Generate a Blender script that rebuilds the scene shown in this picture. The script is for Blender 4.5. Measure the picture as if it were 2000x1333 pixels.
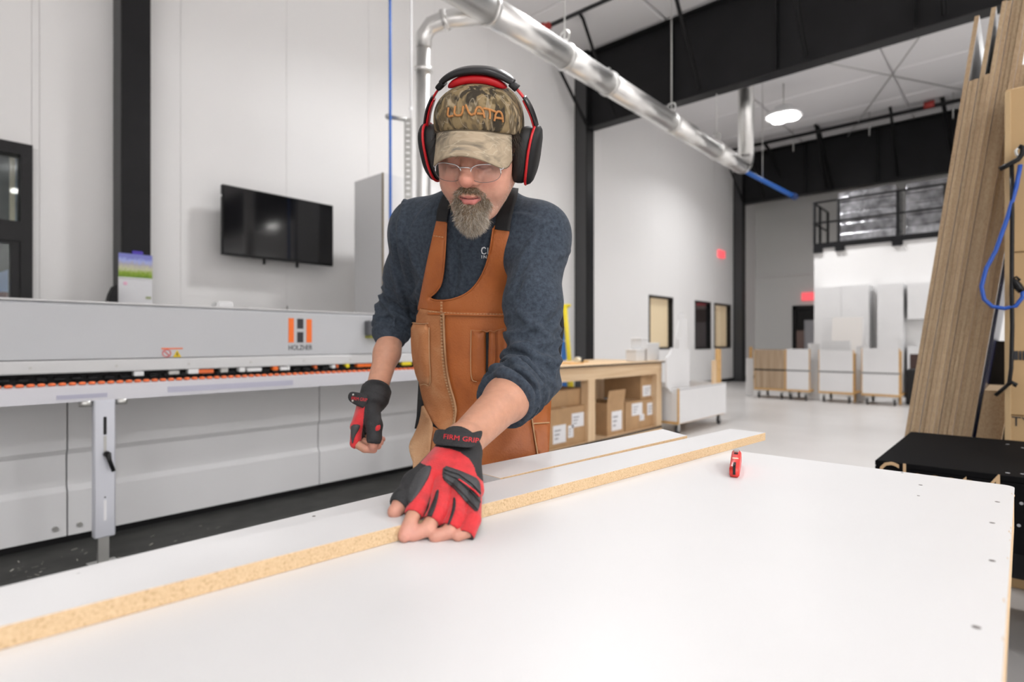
import bpy, bmesh, math, random
import numpy as np
from mathutils import Vector, Matrix, noise as mnoise

for o in list(bpy.data.objects):
    bpy.data.objects.remove(o)
SC = bpy.context.scene
COL = SC.collection
PI = math.pi
random.seed(4)
R_ = math.radians

# ------------------------------------------------------------------ camera
CZ = 1.12                      # camera height above the floor
FP = 1118.0                    # focal length in pixels of a 2000 px wide frame
YAW = math.atan2(1000.0, FP)   # the long wall runs 41.8 degrees to the right of the view
FWD = Vector((math.cos(YAW), math.sin(YAW), 0))
RGT = Vector((math.sin(YAW), -math.cos(YAW), 0))
cam_d = bpy.data.cameras.new('camera')
cam = bpy.data.objects.new('camera', cam_d)
COL.objects.link(cam)
cam.location = (0, 0, CZ)
cam.rotation_euler = (PI / 2, 0, YAW - PI / 2)
cam_d.sensor_width = 36.0
cam_d.lens = FP / 2000 * 36
cam_d.clip_start = 0.02
cam_d.dof.use_dof = True
cam_d.dof.focus_distance = 1.10
cam_d.dof.aperture_fstop = 3.0
SC.camera = cam

# ------------------------------------------------------------------ world and light
world = bpy.data.worlds.new('world')
SC.world = world
world.use_nodes = True
world.node_tree.nodes['Background'].inputs[0].default_value = (0.93, 0.96, 1.0, 1)
world.node_tree.nodes['Background'].inputs[1].default_value = 0.35
SC.view_settings.view_transform = 'Standard'
SC.view_settings.look = 'None'
SC.view_settings.gamma = 1
SC.view_settings.use_curve_mapping = False
SC.view_settings.exposure = -0.06
LAMPS = [(12.2, 3.6, 85), (4.8, 3.0, 115), (12.2, -1.6, 130), (5.2, -1.6, 50), (-1.6, -1.6, 35), (5.2, -6.0, 230), (-1.6, -6.0, 260), (10.3, -10.3, 230), (3.0, -10.3, 260), (-5.0, -9.6, 300), (-5.0, -4.6, 190)]  # last two are unseen fill lamps, added to brighten the cabinet and machine
LAMP_Z = 5.62
for lx, ly, lp in LAMPS:
    ld = bpy.data.lights.new('high_bay_light', 'AREA')
    ld.shape = 'DISK'
    ld.size = 0.62
    ld.energy = lp
    ld.color = (0.985, 0.985, 1.0)
    ld.spread = R_(145)
    lo = bpy.data.objects.new('high_bay_light', ld)
    COL.objects.link(lo)
    lo.location = (lx, ly, LAMP_Z - 0.05)
    if lx > 12 and ly > 3:
        continue
    ud = bpy.data.lights.new('ceiling_fill_light', 'AREA')      # unseen upward fill, added to brighten the ceiling
    ud.shape = 'DISK'
    ud.size = 0.3
    ud.energy = lp * 0.07
    ud.color = ld.color
    uo = bpy.data.objects.new('ceiling_fill_light', ud)
    COL.objects.link(uo)
    uo.location = (lx, ly, LAMP_Z + 0.215)
    uo.rotation_euler = (PI, 0, 0)

# ------------------------------------------------------------------ pixel helpers (2000 x 1333 frame -> metres)
def ray(x, y):
    return FWD + RGT * ((x - 1000) / FP) + Vector((0, 0, (666.5 - y) / FP))
def at_d(x, y, d):
    return Vector((0, 0, CZ)) + ray(x, y) * d
def at_X(x, y, X):
    r = ray(x, y); return Vector((0, 0, CZ)) + r * (X / r.x)
def at_Y(x, y, Y):
    r = ray(x, y); return Vector((0, 0, CZ)) + r * (Y / r.y)
def at_Z(x, y, Z):
    r = ray(x, y); return Vector((0, 0, CZ)) + r * ((Z - CZ) / r.z)

# ------------------------------------------------------------------ materials
MATS = {}
def mat(name, col, rough=0.5, metal=0.0, var=0.0, vscale=8.0, bump=0.0, bscale=60.0, spec=0.5, stretch=None, emit=None, estr=0.0, trans=0.0, alpha=1.0, detail=4.0, col2=None, coat=0.0, sheen=0.0, sss=0.0):
    if name in MATS:
        return MATS[name]
    m = bpy.data.materials.new(name)
    m.use_nodes = True
    nt = m.node_tree
    b = nt.nodes['Principled BSDF']
    b.inputs['Base Color'].default_value = (*col, 1)
    b.inputs['Roughness'].default_value = rough
    b.inputs['Metallic'].default_value = metal
    b.inputs['Specular IOR Level'].default_value = spec
    b.inputs['Transmission Weight'].default_value = trans
    b.inputs['Alpha'].default_value = alpha
    b.inputs['Coat Weight'].default_value = coat
    b.inputs['Sheen Weight'].default_value = sheen
    if sss:
        b.inputs['Subsurface Weight'].default_value = sss
        b.inputs['Subsurface Radius'].default_value = (0.012, 0.004, 0.002)
        b.inputs['Subsurface Scale'].default_value = 0.6
    if emit:
        b.inputs['Emission Color'].default_value = (*emit, 1)
        b.inputs['Emission Strength'].default_value = estr
    if var > 0 or bump > 0:
        tc = nt.nodes.new('ShaderNodeTexCoord')
        mp = nt.nodes.new('ShaderNodeMapping')
        nt.links.new(tc.outputs['Object'], mp.inputs['Vector'])
        if stretch:
            mp.inputs['Scale'].default_value = stretch
    if var > 0:
        n = nt.nodes.new('ShaderNodeTexNoise')
        n.inputs['Scale'].default_value = vscale
        n.inputs['Detail'].default_value = detail
        nt.links.new(mp.outputs['Vector'], n.inputs['Vector'])
        rp = nt.nodes.new('ShaderNodeValToRGB')
        rp.color_ramp.elements[0].position = 0.32
        rp.color_ramp.elements[1].position = 0.68
        c2 = col2 if col2 else tuple(min(1, c * (1 + var)) for c in col)
        c1 = tuple(c * (1 - var) for c in col) if not col2 else col
        rp.color_ramp.elements[0].color = (*c1, 1)
        rp.color_ramp.elements[1].color = (*c2, 1)
        nt.links.new(n.outputs['Fac'], rp.inputs['Fac'])
        nt.links.new(rp.outputs['Color'], b.inputs['Base Color'])
    if bump > 0:
        n2 = nt.nodes.new('ShaderNodeTexNoise')
        n2.inputs['Scale'].default_value = bscale
        n2.inputs['Detail'].default_value = 5
        nt.links.new(mp.outputs['Vector'], n2.inputs['Vector'])
        bp = nt.nodes.new('ShaderNodeBump')
        bp.inputs['Strength'].default_value = bump
        bp.inputs['Distance'].default_value = 0.01
        nt.links.new(n2.outputs['Fac'], bp.inputs['Height'])
        nt.links.new(bp.outputs['Normal'], b.inputs['Normal'])
    MATS[name] = m
    return m

def ramp_mat(name, stops, coord='Object', scale=(1, 1, 1), kind='noise', nscale=10, rough=0.6, detail=6, distort=0.0, bump=0.0, bscale=80, interp='LINEAR', metal=0.0):
    if name in MATS:
        return MATS[name]
    m = bpy.data.materials.new(name)
    m.use_nodes = True
    nt = m.node_tree
    b = nt.nodes['Principled BSDF']
    b.inputs['Roughness'].default_value = rough
    b.inputs['Metallic'].default_value = metal
    tc = nt.nodes.new('ShaderNodeTexCoord')
    mp = nt.nodes.new('ShaderNodeMapping')
    mp.inputs['Scale'].default_value = scale
    nt.links.new(tc.outputs[coord], mp.inputs['Vector'])
    if kind == 'voronoi':
        n = nt.nodes.new('ShaderNodeTexVoronoi'); out = 'Color'
        n.inputs['Scale'].default_value = nscale
    else:
        n = nt.nodes.new('ShaderNodeTexNoise'); out = 'Fac'
        n.inputs['Scale'].default_value = nscale
        n.inputs['Detail'].default_value = detail
        n.inputs['Distortion'].default_value = distort
    nt.links.new(mp.outputs['Vector'], n.inputs['Vector'])
    rp = nt.nodes.new('ShaderNodeValToRGB')
    rp.color_ramp.interpolation = interp
    els = rp.color_ramp.elements
    while len(els) < len(stops):
        els.new(0.5)
    for e, (p, c) in zip(els, stops):
        e.position = p
        e.color = (*c, 1)
    nt.links.new(n.outputs[out], rp.inputs['Fac'])
    nt.links.new(rp.outputs['Color'], b.inputs['Base Color'])
    if bump:
        bp = nt.nodes.new('ShaderNodeBump')
        bp.inputs['Strength'].default_value = bump
        bp.inputs['Distance'].default_value = 0.004
        n2 = nt.nodes.new('ShaderNodeTexNoise')
        n2.inputs['Scale'].default_value = bscale
        nt.links.new(mp.outputs['Vector'], n2.inputs['Vector'])
        nt.links.new(n2.outputs['Fac'], bp.inputs['Height'])
        nt.links.new(bp.outputs['Normal'], b.inputs['Normal'])
    MATS[name] = m
    return m

M_WALL = mat('wall_paint', (0.86, 0.85, 0.84), 0.55, bump=0.02, bscale=20)
M_CEIL = mat('ceiling_vinyl', (0.84, 0.83, 0.835), 0.6, bump=0.08, bscale=3)
M_STEEL = mat('black_steel', (0.010, 0.010, 0.011), 0.45, var=0.15, vscale=3, spec=0.22)
M_FLOOR = ramp_mat('concrete', [(0.3, (0.50, 0.48, 0.465)), (0.55, (0.56, 0.54, 0.525)), (0.75, (0.61, 0.59, 0.575))], nscale=0.9, rough=0.32, detail=9, bump=0.05)
M_BLACK = mat('black_satin', (0.008, 0.008, 0.009), 0.35, spec=0.3)
M_BLACKM = mat('black_matt', (0.01, 0.01, 0.011), 0.75)
M_MELA = mat('white_melamine', (0.75, 0.745, 0.745), 0.38, var=0.015, vscale=3)
M_MELA2 = mat('white_melamine_grey', (0.72, 0.72, 0.72), 0.4)
M_PART = ramp_mat('particle_board', [(0.28, (0.45, 0.29, 0.15)), (0.42, (0.64, 0.45, 0.26)), (0.62, (0.70, 0.51, 0.31)), (0.8, (0.78, 0.60, 0.39))], nscale=420, rough=0.85, detail=3, bump=0.4, bscale=300)
M_PART2 = ramp_mat('particle_board_brown', [(0.30, (0.37, 0.255, 0.15)), (0.5, (0.44, 0.315, 0.195)), (0.72, (0.49, 0.36, 0.23))], scale=(1, 1, 0.5), nscale=160, rough=0.85, detail=5, bump=0.25, bscale=200)
M_PART3 = ramp_mat('particle_board_tan', [(0.30, (0.42, 0.295, 0.18)), (0.5, (0.49, 0.36, 0.225)), (0.72, (0.54, 0.405, 0.26))], scale=(1, 1, 0.5), nscale=160, rough=0.85, detail=5, bump=0.25, bscale=200)
M_GREYM = mat('machine_grey', (0.50, 0.51, 0.525), 0.38, var=0.02, vscale=2)
M_GREYP = mat('machine_panel_grey', (0.72, 0.72, 0.725), 0.42, var=0.02, vscale=2)
M_GREYL = mat('machine_light_grey', (0.60, 0.60, 0.60), 0.40)
M_GREYD = mat('machine_dark_grey', (0.10, 0.105, 0.115), 0.45)
M_ALU = mat('aluminium', (0.66, 0.68, 0.74), 0.35, metal=0.55)
M_GALV = mat('galvanised', (0.80, 0.795, 0.78), 0.33, metal=0.95, var=0.03, vscale=10)
M_ZINC = mat('zinc', (0.55, 0.55, 0.53), 0.4, metal=0.9)
M_ORANGE = mat('orange_paint', (0.90, 0.17, 0.02), 0.45)
M_ORANGE2 = mat('orange_plastic', (0.80, 0.16, 0.04), 0.4)
M_CARD = mat('cardboard', (0.44, 0.27, 0.135), 0.8, var=0.08, vscale=9)
M_CARD2 = mat('cardboard_inside', (0.36, 0.225, 0.115), 0.85, var=0.08, vscale=9)
M_LABEL = mat('paper_label', (0.78, 0.78, 0.80), 0.6)
M_INK = mat('ink', (0.03, 0.03, 0.035), 0.6)
M_PINE = ramp_mat('pine', [(0.3, (0.62, 0.42, 0.24)), (0.6, (0.72, 0.53, 0.33)), (0.8, (0.78, 0.60, 0.40))], scale=(0.25, 6, 6), nscale=6, rough=0.6)
M_PINEV = ramp_mat('pine_upright', [(0.3, (0.62, 0.42, 0.24)), (0.6, (0.72, 0.53, 0.33)), (0.8, (0.78, 0.60, 0.40))], scale=(6, 6, 0.25), nscale=6, rough=0.6)
M_PLY = ramp_mat('plywood_edge', [(0.35, (0.52, 0.30, 0.10)), (0.65, (0.66, 0.41, 0.17))], scale=(1, 1, 8), nscale=12, rough=0.7)
M_OAK = ramp_mat('brown_oak_laminate', [(0.3, (0.30, 0.21, 0.13)), (0.5, (0.40, 0.29, 0.19)), (0.7, (0.47, 0.36, 0.25))], scale=(1, 9, 0.35), nscale=3.5, rough=0.5)
M_RUBBER = mat('rubber', (0.03, 0.03, 0.032), 0.6)
M_RED = mat('red_plastic', (0.75, 0.045, 0.035), 0.35)
M_REDPIPE = mat('red_coupling', (0.33, 0.03, 0.025), 0.5)
M_EXIT = mat('exit_sign_glow', (0.9, 0.1, 0.1), 0.5, emit=(1.0, 0.12, 0.15), estr=0.9)
M_WARM = mat('glowing_room_panel', (0.84, 0.64, 0.45), 0.7, emit=(0.90, 0.62, 0.40), estr=0.42)  # its glow stands in for the light inside the office
M_BLUE = mat('blue_hose', (0.02, 0.10, 0.48), 0.4)
M_BLUE2 = mat('blue_pipe', (0.015, 0.13, 0.52), 0.35)
M_YELLOW = mat('yellow_fibreglass', (0.85, 0.68, 0.02), 0.45)
M_BLUEL = mat('blue_fibreglass', (0.03, 0.2, 0.65), 0.45)
M_GLASS = bpy.data.materials.new('window_glass')      # thin clear pane: straight through, mirror by fresnel
M_GLASS.use_nodes = True
_nt = M_GLASS.node_tree
_t = _nt.nodes.new('ShaderNodeBsdfTransparent'); _t.inputs[0].default_value = (.93, .96, .95, 1)
_g = _nt.nodes.new('ShaderNodeBsdfGlossy'); _g.inputs['Roughness'].default_value = .02
def facing_mix(nt):
    lw = nt.nodes.new('ShaderNodeLayerWeight'); lw.inputs[0].default_value = .5
    pw = nt.nodes.new('ShaderNodeMath'); pw.operation = 'POWER'; pw.inputs[1].default_value = 5
    ml = nt.nodes.new('ShaderNodeMath'); ml.operation = 'MULTIPLY_ADD'; ml.inputs[1].default_value = .9; ml.inputs[2].default_value = .04
    nt.links.new(lw.outputs['Facing'], pw.inputs[0]); nt.links.new(pw.outputs[0], ml.inputs[0])
    return ml
_f = facing_mix(_nt)
_m = _nt.nodes.new('ShaderNodeMixShader')
_nt.links.new(_f.outputs[0], _m.inputs[0]); _nt.links.new(_t.outputs[0], _m.inputs[1]); _nt.links.new(_g.outputs[0], _m.inputs[2])
_nt.links.new(_m.outputs[0], _nt.nodes['Material Output'].inputs['Surface'])
M_WRAP = mat('shrink_wrap', (0.42, 0.42, 0.44), 0.16, metal=0.5, var=0.5, vscale=5, bump=1.0, bscale=11)
M_LED = mat('led_lens', (1, 1, 1), 0.5, emit=(1, 0.98, 0.95), estr=30.0)
M_WHITE = mat('white_plastic', (0.82, 0.82, 0.82), 0.4)
M_SCREEN = mat('tv_screen', (0.004, 0.004, 0.005), 0.08, spec=0.7)

# ------------------------------------------------------------------ object helpers
def put(name, me, m=None, parent=None, smooth=False):
    """Link a mesh as one object; materials one or a list."""
    o = bpy.data.objects.new(name, me)
    COL.objects.link(o)
    if m is not None:
        for mm in (m if isinstance(m, (list, tuple)) else [m]):
            me.materials.append(mm)
    if smooth:
        me.shade_smooth()
    if parent is not None:
        o.parent = parent
        o.matrix_parent_inverse = Matrix.Identity(4)
        bpy_loc = parent.get('_base')
        if bpy_loc is not None:
            pass
    return o

class MB:
    """Mesh builder working in world metres; build() shifts to the parent's base."""
    def __init__(self):
        self.bm = bmesh.new()
    def box(self, x0, x1, y0, y1, z0, z1, bev=0.0, mi=0, M=None, seg=1):
        vs = [self.bm.verts.new(v) for v in ((x0, y0, z0), (x1, y0, z0), (x1, y1, z0), (x0, y1, z0), (x0, y0, z1), (x1, y0, z1), (x1, y1, z1), (x0, y1, z1))]
        fs = [self.bm.faces.new([vs[i] for i in f]) for f in ((0, 3, 2, 1), (4, 5, 6, 7), (0, 1, 5, 4), (1, 2, 6, 5), (2, 3, 7, 6), (3, 0, 4, 7))]
        for f in fs:
            f.material_index = mi
        if bev > 0:
            es = set(e for f in fs for e in f.edges)
            r = bmesh.ops.bevel(self.bm, geom=list(es), offset=bev, segments=seg, affect='EDGES', profile=0.5)
            vs = list(set(v for f in r['faces'] for v in f.verts) | set(v for v in vs if v.is_valid))
            for f in r['faces']:
                f.material_index = mi
        if M is not None:
            bmesh.ops.transform(self.bm, matrix=M, verts=[v for v in vs if v.is_valid])
        return self
    def poly(self, pts, mi=0):
        f = self.bm.faces.new([self.bm.verts.new(p) for p in pts])
        f.material_index = mi
        return self
    def prism(self, pts, off, mi=0):
        """Extrude a planar outline by a vector."""
        off = Vector(off)
        a = [self.bm.verts.new(p) for p in pts]
        b = [self.bm.verts.new(Vector(p) + off) for p in pts]
        n = len(a)
        fs = [self.bm.faces.new(a[::-1]), self.bm.faces.new(b)]
        for i in range(n):
            fs.append(self.bm.faces.new((a[i], a[(i + 1) % n], b[(i + 1) % n], b[i])))
        for f in fs:
            f.material_index = mi
        bmesh.ops.recalc_face_normals(self.bm, faces=fs)
        return self
    def tube(self, pts, r, n=10, mi=0, caps=True, closed=False):
        pts = [Vector(p) for p in pts]
        rs = r if isinstance(r, (list, tuple)) else [r] * len(pts)
        rings = []
        N = len(pts)
        up = None
        for i, p in enumerate(pts):
            if closed:
                t = (pts[(i + 1) % N] - pts[i - 1]).normalized()
            else:
                t = (pts[min(i + 1, N - 1)] - pts[max(i - 1, 0)]).normalized()
            if up is None:
                up = Vector((0, 0, 1)) if abs(t.z) < 0.9 else Vector((1, 0, 0))
            a = t.cross(up).normalized()
            b2 = a.cross(t).normalized()
            up = b2
            rings.append([self.bm.verts.new(p + (a * math.cos(2 * PI * k / n) + b2 * math.sin(2 * PI * k / n)) * rs[i]) for k in range(n)])
        rng = range(N) if closed else range(N - 1)
        for i in rng:
            A, B = rings[i], rings[(i + 1) % N]
            for k in range(n):
                f = self.bm.faces.new((A[k], A[(k + 1) % n], B[(k + 1) % n], B[k]))
                f.smooth = True
                f.material_index = mi
        if caps and not closed:
            for rg in (rings[0][::-1], rings[-1]):
                f = self.bm.faces.new(rg)
                f.material_index = mi
        return self
    def cyl(self, a, b, r, n=16, mi=0, r2=None):
        return self.tube([a, b], [r, r if r2 is None else r2], n, mi)
    def lathe(self, c, axis, prof, n=20, mi=0):
        """Revolve (distance along axis, radius) pairs about an axis."""
        c, axis = Vector(c), Vector(axis).normalized()
        return self.tube([c + axis * (t + 1e-5 * i) for i, (t, _) in enumerate(prof)], [max(q, 1e-4) for _, q in prof], n, mi)
    def sphere(self, c, r, mi=0, seg=16, sc=(1, 1, 1)):
        M = Matrix.Translation(c) @ Matrix.Diagonal((*sc, 1))
        ret = bmesh.ops.create_uvsphere(self.bm, u_segments=seg, v_segments=max(6, seg // 2), radius=r, matrix=M)
        for v in ret['verts']:
            for f in v.link_faces:
                f.material_index = mi
                f.smooth = True
        return self
    def build(self, name, m, parent=None, base=None, M=None):
        if M is not None:
            self.bm.transform(M)
        org = Vector((0, 0, 0))
        if parent is not None:
            p = parent
            while p is not None:
                org += p.location
                p = p.parent
        if base is not None:
            org = Vector(base)
        self.bm.transform(Matrix.Translation(-org))
        bmesh.ops.recalc_face_normals(self.bm, faces=self.bm.faces)
        me = bpy.data.meshes.new(name)
        self.bm.to_mesh(me)
        self.bm.free()
        o = put(name, me, m, parent)
        if base is not None and parent is None:
            o.location = base
        return o

def tag(o, label, cat, group=None):
    o['label'] = label
    o['category'] = cat
    if group:
        o['group'] = group
    return o
def thing(name, label, cat, base, group=None):
    o = bpy.data.objects.new(name, None)
    o.empty_display_size = 0.1
    COL.objects.link(o)
    o.location = base
    return tag(o, label, cat, group)
def struct(o):
    o['kind'] = 'structure'
    return o
def copy_tree(o, parent=None):
    c = o.copy()
    COL.objects.link(c)
    if parent is not None:
        c.parent = parent
    for ch in list(o.children):
        copy_tree(ch, c)
    return c
def text_obj(name, s, size, M, m, parent=None, extrude=0.0008, align='CENTER', xs=1.0, spacing=1.0):
    """Flat lettering as real mesh, lying in the XY plane of M (world)."""
    cu = bpy.data.curves.new('t', 'FONT')
    cu.body = s
    cu.size = size
    cu.extrude = extrude
    cu.align_x = align
    cu.space_character = spacing
    cu.resolution_u = 3
    ob = bpy.data.objects.new('t', cu)
    COL.objects.link(ob)
    dg = bpy.context.evaluated_depsgraph_get()
    dg.update()
    me = bpy.data.meshes.new_from_object(ob.evaluated_get(dg))
    bpy.data.objects.remove(ob)
    bpy.data.curves.remove(cu)
    me.name = name
    me.materials.clear()
    org = Vector((0, 0, 0))
    p = parent
    while p is not None:
        org += p.location
        p = p.parent
    me.transform(Matrix.Translation(-org) @ M @ Matrix.Diagonal((xs, 1, 1, 1)))
    return put(name, me, m, parent)
def frame_M(o, xdir, ydir):
    x = Vector(xdir).normalized()
    y = Vector(ydir).normalized()
    z = x.cross(y)
    M = Matrix((x, y, z)).transposed().to_4x4()
    M.translation = Vector(o)
    return M
# ================================================================== THE BUILDING
WY = 6.05      # inner face of the long wall
EX = 17.8      # inner face of the end wall
CEIL = 6.30
X0R, Y0R = -6.5, -12.5
struct(MB().box(X0R - .3, EX + .3, Y0R - .3, WY + 3.0, -0.2, 0).build('floor', M_FLOOR))
cl = struct(MB().box(X0R - .3, EX + .3, Y0R - .3, WY + .3, CEIL + .05, CEIL + .2).build('ceiling', M_CEIL))
# ceiling liner panels, each with its own edge
pm = MB().box(-.742, .742, -1.185, 1.185, -.03, .04, bev=.02)
pm = pm.build('liner_panel', M_CEIL)
pm_me = pm.data
bpy.data.objects.remove(pm)
ix = 0
for i in range(17):
    for j in range(9):
        o = bpy.data.objects.new('liner_panel', pm_me)
        COL.objects.link(o)
        o.parent = cl
        o.location = (-6.5 + .75 + 1.5 * i, -12.5 + 1.2 + 2.4 * j + (1.2 if i % 2 else 0) * 0, CEIL + .02)

# long wall with openings for the left glazed door and three office windows
def rect(p, q):
    return (min(p.x, q.x), max(p.x, q.x), min(p.z, q.z), max(p.z, q.z))
DOOR = (-1.25, .87, 0.0, 2.71)
WINS = [rect(at_Y(1267, 576, WY), at_Y(1314, 682, WY)), rect(at_Y(1357, 587, WY), at_Y(1388, 682, WY)), rect(at_Y(1395, 592, WY), at_Y(1427, 680, WY))]
wl = MB()
cuts = [DOOR] + WINS
xs = X0R
for c in cuts:
    wl.box(xs, c[0], WY + .06, WY + .2, 0, CEIL)
    if c[2] > 0:
        wl.box(c[0], c[1], WY + .06, WY + .2, 0, c[2])
    wl.box(c[0], c[1], WY + .06, WY + .2, c[3], CEIL)
    xs = c[1]
wl.box(xs, EX + .2, WY + .06, WY + .2, 0, CEIL)
wl = struct(wl.build('wall_left', M_WALL))
# the sheet panels of the wall, 1.06 m wide, clipped round the openings
def wall_strip(xa, xb):
    segs = [(0, CEIL)]
    for c in cuts:
        if xa < c[1] - .01 and xb > c[0] + .01:
            segs = [(0, c[2]), (c[3], CEIL)]
    return segs
edges = sorted(set([X0R + 1.06 * i for i in range(24) if X0R + 1.06 * i < EX] + [EX] + [v for c in cuts for v in c[:2]]))
for a, b in zip(edges[:-1], edges[1:]):
    if b - a < .03:
        continue
    for z0, z1 in wall_strip(a, b):
        if z1 - z0 > .05:
            MB().box(a + .001, b - .001, WY, WY + .07, z0 + .002, z1, bev=.0012).build('wall_sheet', M_WALL, wl)
bb = MB()
for a, b in ((.87, 1.43), (1.66, 8.44), (8.68, 16.0), (16.25, EX)):
    bb.box(a, b, WY - .012, WY, 0, .1)
struct(bb.build('baseboard_left', M_BLACKM))
# end wall with a doorway
DY0, DY1 = 4.02, 5.0
we = MB()
we.box(EX, EX + .2, Y0R, DY0, 0, CEIL).box(EX, EX + .2, DY1, WY + .2, 0, CEIL).box(EX, EX + .2, DY0, DY1, 2.14, CEIL)
struct(we.build('wall_end', mat('end_wall_paint', (0.84, 0.84, 0.82), 0.6)))
struct(MB().box(X0R - .2, EX + .2, Y0R - .2, Y0R, 0, CEIL).build('wall_right', M_WALL))
struct(MB().box(X0R - .2, X0R, Y0R, WY + .2, 0, CEIL).build('wall_back', M_WALL))
# horizontal seam girts on the end wall and a diagonal stain line
struct(MB().box(EX - .03, EX, 4.3, 6.0, 3.02, 3.06).build('trim_1', M_WALL))

# glazed door on the left
d1 = struct(thing('door_1', '', '', (DOOR[0], WY, 0)))
del d1['label'], d1['category']
fr = MB()
x0, x1, z1 = DOOR[0], DOOR[1], DOOR[3]
fr.box(x0, x0 + .075, WY - .05, WY + .12, 0, z1).box(x1 - .075, x1, WY - .05, WY + .12, 0, z1).box(x0 + .075, x1 - .075, WY - .05, WY + .12, z1 - .09, z1)
fr.box(x0 + .075, x1 - .075, WY - .05, WY + .12, 1.92, 2.08)
fr.build('door_frame', M_BLACK, d1)
lf = MB()
lf.box(.735, x1 - .076, WY - .03, WY + .03, 0.02, 1.92).box(x0 + .076, x0 + .2, WY - .03, WY + .03, .02, 1.92).box(x0 + .2, .735, WY - .03, WY + .03, .02, .3).box(x0 + .2, .735, WY - .03, WY + .03, 1.9, 1.92)
lf = lf.build('door_leaf', M_BLACK, d1)
MB().box(x0 + .2, .735, WY - .004, WY + .004, .3, 1.9).build('glass_pane', M_GLASS, lf)
MB().cyl((.765, WY - .08, 1.0), (.765, WY - .08, 1.3), .012).cyl((.765, WY - .09, 1.02), (.765, WY - .03, 1.02), .01).cyl((.765, WY - .09, 1.28), (.765, WY - .03, 1.28), .01).build('door_handle', M_ZINC, lf)
MB().box(x0 + .075, x1 - .075, WY + .02, WY + .028, 2.08, z1 - .09).build('transom_pane', M_GLASS, d1)
# what shows through the glass: the next room with a cream post and cupboards
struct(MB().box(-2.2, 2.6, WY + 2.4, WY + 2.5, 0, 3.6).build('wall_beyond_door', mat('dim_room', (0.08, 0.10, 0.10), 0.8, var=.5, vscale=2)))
tag(MB().cyl((.862, WY + .9, 0), (.862, WY + .9, 2.95), .02, 18).sphere((.862, WY + .9, 2.95), .02).build('cream_post', mat('cream_paint', (.85, .75, .55), .5)), 'cream round post seen through the transom of the black glazed door', 'post')
tag(MB().box(.90, 1.3, WY + .98, WY + 1.3, 0, 3.2, bev=.02).box(.92, 1.28, WY + .96, WY + .98, 2.2, 2.9).build('grey_cabinet', mat('blue_grey', (.25, .32, .38), .5, var=.5, vscale=9)), 'blue grey cabinet behind the black glazed door', 'cabinet')
tag(MB().box(.2, .80, WY + .6, WY + .85, 0, 1.55, bev=.01).box(.2, .80, WY + .58, WY + .6, 1.30, 1.31).build('dark_red_cabinet', mat('dark_red', (.20, .05, .06), .5, var=.4, vscale=6)), 'dark red low cabinet behind the black glazed door', 'cabinet')
tag(MB().prism([(.45, WY + .62, 1.551), (.80, WY + .62, 1.551), (.80, WY + .62, 1.75)], (0, .05, 0)).build('blue_sign', mat('pale_blue', (.35, .5, .85), .5)), 'pale blue tent card on the dark red cabinet', 'sign')

# office windows: black frame, reveal, glass and the room behind as a glowing or dark panel
for k, c in enumerate(WINS):
    w = struct(thing('window_%d' % (k + 1), '', '', ((c[0] + c[1]) / 2, WY, c[2])))
    del w['label'], w['category']
    t = .045
    MB().box(c[0], c[0] + t, WY - .012, WY + .10, c[2], c[3]).box(c[1] - t, c[1], WY - .012, WY + .10, c[2], c[3]).box(c[0], c[1], WY - .012, WY + .10, c[3] - t, c[3]).box(c[0], c[1], WY - .012, WY + .10, c[2], c[2] + t).build('window_frame', M_BLACK, w)
    MB().box(c[0] + t, c[1] - t, WY + .045, WY + .051, c[2] + t, c[3] - t).build('pane', M_GLASS, w)
    if k != 1:
        MB().box(c[0], c[1], WY + .101, WY + .13, c[2], c[3]).build('room_panel', M_WARM, w)
    else:
        MB().box(c[0], c[1], WY + .101, WY + .13, c[2], c[3]).build('room_panel', mat('unlit_room_panel', (.06, .035, .035), .7), w)  # dark panel put in for the unlit room behind the glass
# far door in the end wall
d2 = struct(thing('door_2', '', '', (EX, DY0, 0)))
del d2['label'], d2['category']
MB().box(EX - .04, EX + .1, DY1 - .1, DY1, 0, 2.14).box(EX - .04, EX + .1, DY0, DY0 + .1, 0, 2.14).box(EX - .04, EX + .1, DY0, DY1, 2.02, 2.14).build('door_frame', M_BLACK, d2)
lf = MB().box(EX + .02, EX + .06, DY0 + .1, DY0 + .2, 0, 2.02).box(EX + .02, EX + .06, DY1 - .3, DY1 - .1, 0, 2.02).box(EX + .02, EX + .06, DY0 + .2, DY1 - .3, 0, .9).box(EX + .02, EX + .06, DY0 + .2, DY1 - .3, 1.72, 2.02).build('door_leaf', M_BLACK, d2)
MB().box(EX + .035, EX + .045, DY0 + .2, DY1 - .3, .9, 1.72).build('glass_pane', mat('frosted_pane', (.45, .45, .48), .2), lf)
MB().cyl((EX - .03, DY1 - .22, .95), (EX - .03, DY1 - .22, 1.15), .015).build('door_handle', M_ZINC, lf)

# exit signs
e = thing('exit_sign', 'small glowing red sign above the far black door', 'sign', (EX - .03, 4.55, 2.33))
MB().box(EX - .06, EX, 4.32, 4.75, 2.28, 2.50, bev=.01).build('sign_box', M_EXIT, e)
p = at_Y(1407, 497, WY)
e = thing('exit_sign', 'small glowing red sign high on the long white wall', 'sign', (p.x, WY - .05, p.z))
MB().box(p.x - .2, p.x + .2, WY - .06, WY, p.z - .1, p.z + .1, bev=.01).build('sign_box', M_EXIT, e)

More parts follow.
